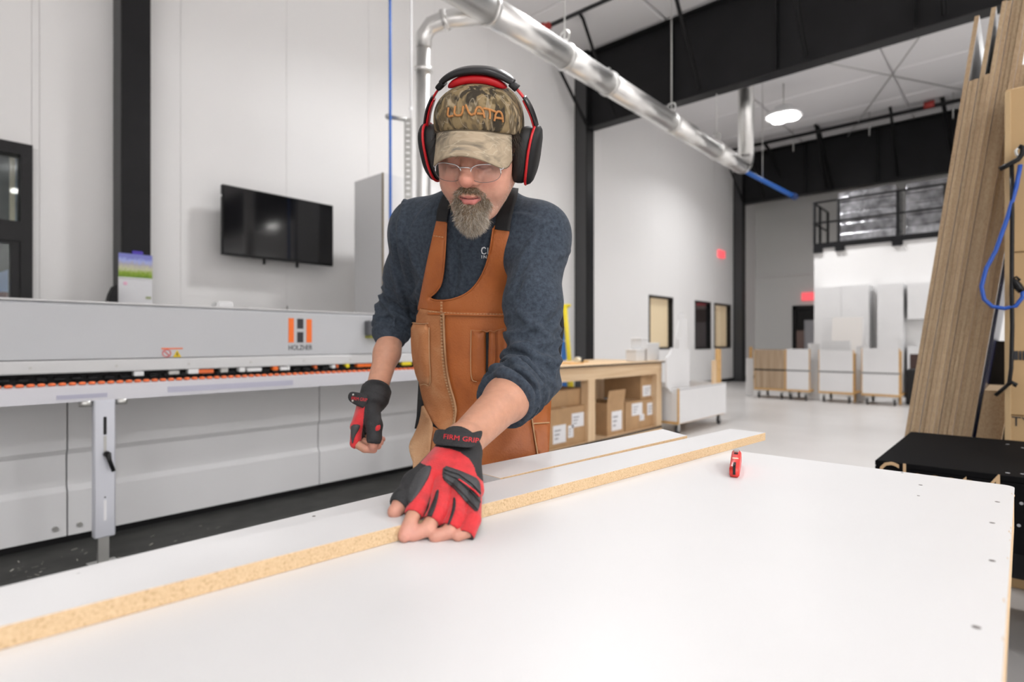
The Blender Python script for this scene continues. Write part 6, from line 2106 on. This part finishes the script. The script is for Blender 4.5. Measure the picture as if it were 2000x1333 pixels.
sheet('hip_panel', hip, .011, .004, M_LEA, sm=0)
# seams and stitching
for o_ in (0, 3.2):
    stitch('stitching', [(838, 609 + o_), (900, 613 + o_), (960, 614 + o_), (1003, 614 + o_)], .013)
    stitch('stitching', [(861 + o_ * .7, 590), (861 + o_ * .7, 640), (863 + o_ * .7, 700), (869 + o_ * .7, 745), (884 + o_ * .7, 790), (887 + o_ * .7, 812), (882 + o_ * .7, 838)], .0165)
edge_roll([(836, 613), (900, 615), (1004, 617)], .011, r=.0032, m=M_LEA, name='bib_seam')
edge_roll([(866, 612), (868, 680), (874, 740), (891, 795), (889, 815), (884, 845)], .015, r=.0028, m=M_SUEL, name='panel_seam')
edge_roll([(872, 436), (869, 500), (864, 552), (853, 571), (839, 581), (845, 586), (862, 588), (890, 584), (918, 570), (940, 542), (955, 503), (963, 446)], .0045, r=.0018, m=M_LEA, name='neckline_edge')
edge_roll([(1040, 828), (1073, 826)], .016, r=.0018, m=M_THR, name='hip_seam')
edge_roll([(1034, 776), (1040, 828), (1053, 905)], .0155, r=.0016, m=M_THR, name='hip_seam')
stitch('strap_stitch', [(847, 461), (868, 464)], .0085)
# tool pocket at the side
pk = [(803, 629), (820, 632), (837, 632), (838, 690), (840, 742), (836, 754), (829, 747), (818, 751), (808, 722), (802, 680)]
pkt = sheet('side_pocket', pk, .018, .012, M_SUE, sm=1, bulge=.016)
edge_roll([(805, 631), (820, 633), (836, 632)], .022, r=.0012, m=M_SUEL, parent=pkt, name='pocket_lip')
edge_roll([(838, 640), (838, 690), (841, 742), (838, 756), (829, 750), (820, 753)], .018, r=.0010, m=M_THR, parent=pkt, name='pocket_seam')
# chest pocket with two pleats
pk2 = [(919, 644), (948, 648), (950, 700), (947, 744), (930, 746), (919, 744)]
p2 = sheet('chest_pocket', pk2, .010, .006, M_LEA, sm=0, bulge=.006)
sheet('pocket_pleat', [(955, 648), (967, 648), (968, 700), (962, 740), (953, 740)], .013, .008, M_LEA, parent=p2, sm=0, bulge=.005)
sheet('pocket_pleat', [(972, 644), (986, 641), (990, 690), (988, 730), (972, 735)], .013, .008, M_LEA, parent=p2, sm=0, bulge=.004)
sheet('pocket_gap_shade', [(949, 649), (956, 649), (956, 740), (949, 742)], .0125, .003, M_WEB, parent=p2, sm=0)  # black strip laid in for the shadow between the pleats
edge_roll([(919, 645), (935, 647), (944, 645), (951, 650), (957, 645), (964, 650), (971, 645), (985, 642)], .019, r=.0012, m=M_SUE, parent=p2, name='pocket_lip')
edge_roll([(920, 646), (919, 700), (920, 744), (931, 746)], .0125, r=.0009, m=M_THR, parent=p2, name='pocket_seam')
# black webbing: neck strap, waist strap at the side
base2 = base_sf
def web(name, line, w, parent=apron, off=.003, near=.9):
    ln = resample(smooth_poly(line, 2, closed=False), 5, closed=False)
    ln = np.array(ln)
    tg = np.gradient(ln, axis=0); tg /= np.linalg.norm(tg, axis=1)[:, None] + 1e-9
    nn_ = np.stack([-tg[:, 1], tg[:, 0]], 1)
    cols_ = [ln + nn_ * w * f for f in (-.5, -.25, 0, .25, .5)]
    ds = [cast(c, base2, off, near=near) for c in cols_]
    n = len(ln)
    P = np.concatenate([lift(c, d) for c, d in zip(cols_, ds)])
    T = []
    for j in range(4):
        for i in range(n - 1):
            a, b_, c, d = j * n + i, j * n + i + 1, (j + 1) * n + i + 1, (j + 1) * n + i
            T += [(a, b_, c), (a, c, d)]
    T = np.array(T)
    vs, fs = slab(P, T, P, P + np.array((0, .0025, 0)))
    np_mesh(name, vs, fs, M_WEB, parent)
web('neck_strap', [(862, 442), (863, 420), (868, 400), (876, 384), (884, 372)], 22, off=.010)
web('neck_strap', [(981, 450), (984, 425), (990, 400), (996, 382), (998, 366)], 30, off=.010)
MB().tube([tuple(p) for p in (V(1040, 545, 1.50), V(1075, 560, 1.45), V(1093, 590, 1.40), V(1096, 640, 1.38), V(1090, 690, 1.375), V(1082, 740, 1.385), V(1070, 778, 1.40))], .0075, 8).build('waist_strap', M_WEB, apron, M=VM)
wl_ = [V(822, 742, 1.45), V(820, 780, 1.45), V(818, 815, 1.46), V(814, 838, 1.47)]
MB().prism([tuple(p + np.array((-.006, 0, 0))) for p in wl_] + [tuple(p + np.array((.012, .0, 0))) for p in wl_[::-1]], (0, .003, 0)).build('waist_strap', M_WEB, apron, M=VM)

# ================================================================== GLOVES
M_GR = mat('glove_red', (.62, .022, .028), .72, var=.15, vscale=60, bump=.3, bscale=500, sheen=.2)
M_GB = mat('glove_black', (.022, .022, .024), .62, var=.2, vscale=80, bump=.3, bscale=500)
M_GP = mat('glove_pad', (.055, .055, .058), .55, bump=.2, bscale=400)
M_GT = mat('glove_print', (.70, .03, .04), .6)
def glove_field(wrist, armdir, palm, fingers, thumb, ncut, cut=.034):
    f = F()
    a = np.asarray(wrist) + armdir * .022
    f.cone(a, wrist, .0345, .0325, .01)
    for m in palm:
        f.cone(wrist, m, .0255, .0150, .016)
    for i, (ch, r) in enumerate(fingers):
        e = ch[1] + (ch[2] - ch[1]) * ncut[i]
        f.path([ch[0], ch[1], e], [r + .0030, r + .0020, r + .0019], .0018)
    e = thumb[2] + (thumb[3] - thumb[2]) * .25
    f.path([thumb[0], thumb[1], thumb[2], e], [.021, .0172, .0150, .0140], .012)
    # open finger ends
    for i, (ch, r) in enumerate(fingers):
        ax = nrm(ch[2] - ch[1])
        e = ch[1] + (ch[2] - ch[1]) * ncut[i]
        f.cone(e + ax * (r + .0045), e + ax * (r + .030), r + .0040, r + .006, .001, sub=True)
    ax = nrm(thumb[3] - thumb[2])
    f.cone(e * 0 + thumb[2] + (thumb[3] - thumb[2]) * .25 + ax * .0165, thumb[3] + ax * .03, .0155, .018, .001, sub=True)
    f.half(np.asarray(wrist) + armdir * cut, armdir, .002)
    return f
adL = nrm(V(985, 785, 1.06) - WL)
GLF = glove_field(WL, adL, mcpL, fingL, thL, (.35, .40, .55, 1.2), cut=-.010)
v_, q_ = GLF.mesh(.0018)
v_ = smooth_v(v_, q_, 1)
def to_px(v):
    return np.stack([1000 + FP * v[:, 0] / v[:, 1], 666.5 - FP * v[:, 2] / v[:, 1]], 1)
def seg_d(v, a, b):
    ba = b - a
    t = np.clip(((v - a) @ ba) / (ba @ ba), 0, 1)
    return np.linalg.norm(v - (a + t[:, None] * ba), axis=1), t
fc = v_[q_].mean(1)
fnv = np.cross(v_[q_[:, 1]] - v_[q_[:, 0]], v_[q_[:, 3]] - v_[q_[:, 0]])
fnv /= np.linalg.norm(fnv, axis=1)[:, None] + 1e-12
# red back and finger tops, black thumb, cuff, palm and finger sides
bk = nrm(np.cross(mcpL[3] - mcpL[0], mcpL[1] - WL))
if bk[2] < 0:
    bk = -bk
up = fnv @ bk
dth = np.minimum(seg_d(fc, thL[0], thL[1])[0], np.minimum(seg_d(fc, thL[1], thL[2])[0], seg_d(fc, thL[2], thL[3])[0]))
dfi = np.min([np.minimum(seg_d(fc, ch[0], ch[1])[0], seg_d(fc, ch[1], ch[2])[0]) for ch, r in fingL], axis=0)
dpa = np.min([seg_d(fc, WL, m)[0] for m in mcpL], axis=0)
tw = seg_d(fc, WL + adL * .02, mcpL[1])[1]
def inside(P, poly):
    x, y = P[:, 0], P[:, 1]
    r = np.zeros(len(P), bool)
    n = len(poly)
    for i in range(n):
        (x0, y0), (x1, y1) = poly[i], poly[(i + 1) % n]
        c = ((y0 > y) != (y1 > y))
        r ^= c & (x < (x1 - x0) * (y - y0) / (y1 - y0 + 1e-9) + x0)
    return r
def px3(l):      # from the crop of the glove (740,820)-(960,1080) shown 1128 px wide
    return [(x / 5.127 + 740, y / 5.127 + 820) for x, y in l]
redp = px3([(505, 262), (620, 278), (720, 292), (820, 330), (900, 390), (950, 460), (980, 560), (1060, 640), (1060, 1000), (1000, 1200), (250, 1000), (255, 900), (300, 850), (440, 680), (530, 480), (415, 435)])
red = inside(to_px(fc), redp) & (up > -.15) & ~((dth < dpa - .004) & (dth < dfi - .002))
gl1 = np_mesh('glove', v_, q_, [M_GB, M_GR], person, mi=red.astype(int))
gl1['label'] = 'red and black fingerless work glove on the hand pressing the strip'
def glove_patch(name, poly, off, th, m, fld, parent, step=5, sm=1, near=.6, bev=True):
    poly = smooth_poly(poly, sm) if sm else poly
    P, T = tri_fill(poly, step)
    d = cast(P, fld, 0, near=near)
    B = np.array(resample(poly, 2))
    dist = np.sqrt(((P[:, None, :] - B[None]) ** 2).sum(2)).min(1)
    o = off * (.25 + .75 * np.clip(dist / 4, 0, 1)) if bev else off
    vs, fs = slab(P, T, lift(P, d - o), lift(P, d + th))
    return np_mesh(name, vs, fs, m, parent)
def px3(l):      # from the crop of the glove (740,820)-(960,1080) shown 1128 px wide
    return [(x / 5.127 + 740, y / 5.127 + 820) for x, y in l]
thp = glove_patch('thumb_pad', px3([(500, 455), (530, 470), (505, 570), (440, 680), (370, 780), (300, 850), (270, 790), (300, 680), (360, 560), (430, 480)]), .0028, .006, M_GP, GLF, gl1)
kp = glove_patch('knuckle_pad', px3([(645, 455), (760, 490), (900, 545), (1005, 600), (1025, 700), (1015, 860), (985, 935), (900, 860), (790, 730), (700, 650), (630, 585)]), .0045, .008, M_GP, GLF, gl1)
for l in ([(650, 530), (780, 590), (900, 690), (1020, 830)], [(660, 500), (800, 545), (930, 640), (1022, 740)], [(640, 575), (740, 640), (850, 745), (990, 905)]):
    p_ = resample(px3(l), 3, closed=False)
    d_ = cast(p_, GLF, .0046, near=.6)
    MB().tube([tuple(v) for v in lift(p_, d_)], .0010, 5).build('pad_rib', M_GB, kp, M=VM)
p_ = resample(px3([(800, 600), (880, 655), (960, 715), (1010, 770)]), 3, closed=False)
MB().tube([tuple(v) for v in lift(p_, cast(p_, GLF, .0048, near=.6))], .0016, 5).build('red_print', M_GT, kp, M=VM)
# black fourchettes between the fingers
for l in ([(575, 705), (605, 700), (590, 800), (560, 900), (520, 1000), (470, 1000), (500, 900), (550, 790)], [(745, 770), (770, 790), (770, 880), (740, 980), (690, 1080), (680, 1060), (720, 950), (740, 850)]):
    glove_patch('finger_gusset', px3(l), .0014, .004, M_GB, GLF, gl1, step=4, sm=1, bev=False)
# wrist strap with a free tab
def flat_tab(name, pxl, d0, d1, th, m, parent, fld=None):
    """Free flap: outline in pixels with distance running from its left to its right end."""
    P, T = tri_fill(smooth_poly(pxl, 1), 4)
    x0, x1 = P[:, 0].min(), P[:, 0].max()
    t = (P[:, 0] - x0) / (x1 - x0)
    if fld is not None:
        dc = np.min([cast(P, f_, .0045, near=.6) for f_ in fld], axis=0)
        # stay a smooth flap: quadratic fit to the surface below, curling free at its right end
        Q = np.stack([np.ones(len(P)), P[:, 0] - 900, P[:, 1] - 860, (P[:, 0] - 900) ** 2], 1)
        co = np.linalg.lstsq(Q, dc, rcond=None)[0]
        dfun = lambda q: (lambda q: np.stack([np.ones(len(q)), q[:, 0] - 900, q[:, 1] - 860, (q[:, 0] - 900) ** 2], 1) @ co - .006)(np.asarray(q, float))
    else:
        dfun = lambda q: d0 + (d1 - d0) * (np.asarray(q)[:, 0] - x0) / (x1 - x0) - .006 * np.sin(PI * np.clip((np.asarray(q)[:, 0] - x0) / (x1 - x0), 0, 1))
    d = dfun(P)
    vs, fs = slab(P, T, lift(P, d), lift(P, d + th))
    o = np_mesh(name, vs, fs, m, parent, smooth=False)
    return dfun, o
dfn, tabL = flat_tab('strap_tab', px3([(560, 110), (600, 95), (760, 110), (930, 135), (1010, 110), (1040, 115), (1030, 180), (985, 245), (930, 285), (780, 270), (640, 260), (530, 240)]), .846, .868, .004, M_GB, gl1, fld=(GLF, HL))
def tab_text(s, a, b, h, dfn, parent, off=.0012):
    """Small red lettering along a line of pixels on a flap."""
    cu = bpy.data.curves.new('t', 'FONT'); cu.body = s; cu.size = 1; cu.extrude = 0; cu.resolution_u = 2
    ob = bpy.data.objects.new('t', cu); COL.objects.link(ob)
    dg = bpy.context.evaluated_depsgraph_get(); dg.update()
    me = bpy.data.meshes.new_from_object(ob.evaluated_get(dg)); bpy.data.objects.remove(ob)
    c = np.array([v.co[:2] for v in me.vertices]); fs = [tuple(p.vertices) for p in me.polygons]
    bpy.data.meshes.remove(me)
    c[:, 0] /= c[:, 0].max(); c[:, 1] /= c[:, 1].max()
    a, b = np.array(a, float), np.array(b, float)
    dx = b - a; up_ = np.array((dx[1], -dx[0])); up_ /= np.linalg.norm(up_)
    P = a + c[:, :1] * dx + c[:, 1:] * up_ * h
    w = lift(P, dfn(P) - off)
    mb = MB()
    vv = [mb.bm.verts.new(tuple(p)) for p in w]
    for f_ in fs:
        try:
            mb.bm.faces.new([vv[i] for i in f_])
        except ValueError:
            pass
    mb.build('red_lettering', M_GT, parent, M=VM)
A, B = px3([(640, 190), (1000, 235)])
tab_text('FIRM GRIP', A, B, 9.5, dfn, tabL)

# right glove
adR = nrm(V(756, 690, 1.49) - WR)
GRF = glove_field(WR, adR, mcpR, fingR, thR, (.1, .1, .1, .1))
v_, q_ = GRF.mesh(.0020)
v_ = smooth_v(v_, q_, 1)
fc = v_[q_].mean(1)
pxy = to_px(fc)
sxl = 722 - (pxy[:, 1] - 780) * .10                    # seam between red back and black palm
redR = (pxy[:, 0] < sxl - 8) & (pxy[:, 1] > 794) & (fc[:, 1] > 0)
gl2 = np_mesh('glove', v_, q_, [M_GB, M_GR], person, mi=redR.astype(int))
gl2['label'] = 'red and black fingerless work glove on the hanging hand'
def px4(l):      # crop (660,740)-(780,900) shown 1000 px wide
    return [(x / 8.333 + 660, y / 8.333 + 740) for x, y in l]
glove_patch('finger_pad', px4([(215, 745), (370, 745), (350, 820), (270, 950), (240, 1080), (215, 1000), (205, 860)]), .0028, .006, M_GP, GRF, gl2, step=4, near=1.1)
glove_patch('red_mark', px4([(615, 770), (700, 745), (690, 840), (605, 860)]), .001, .004, M_GR, GRF, gl2, step=3, near=1.1, sm=1)
n = 40
mb = MB()
wc = WR + adR * .010
e1 = nrm(np.cross(adR, (0, 0, 1.0))); e2 = np.cross(e1, adR)
rings = [[], [], [], []]
for k in range(n):
    a = 2 * PI * k / n
    dirv = e1 * math.cos(a) + e2 * math.sin(a)
    for j, (s, R) in enumerate(((-.015, .0335), (-.014, .0365), (.014, .0370), (.015, .0340))):
        rings[j].append(mb.bm.verts.new(wc + adR * s + dirv * R))
for A, B in zip(rings, rings[1:] + rings[:1]):
    for k in range(n):
        f_ = mb.bm.faces.new((A[k], A[(k + 1) % n], B[(k + 1) % n], B[k])); f_.smooth = True
mb.build('wrist_strap', M_GB, gl2, M=VM)
dfn, tabR = flat_tab('strap_tab', px4([(165, 260), (210, 210), (330, 225), (500, 260), (490, 370), (430, 490), (330, 450), (210, 390), (165, 330)]), 1.352, 1.348, .005, M_GB, gl2)
A, B = px4([(215, 345), (475, 375)])
tab_text('FIRM GRIP', A, B, 6.5, dfn, tabR)
for x, y in ((250, 262), (240, 362)):
    P = lift(px4([(x, y)]), dfn(px4([(x, y)])) - .001)[0]
    MB().sphere(tuple(P), .003).build('snap_stud', M_ZINC, tabR, M=VM)
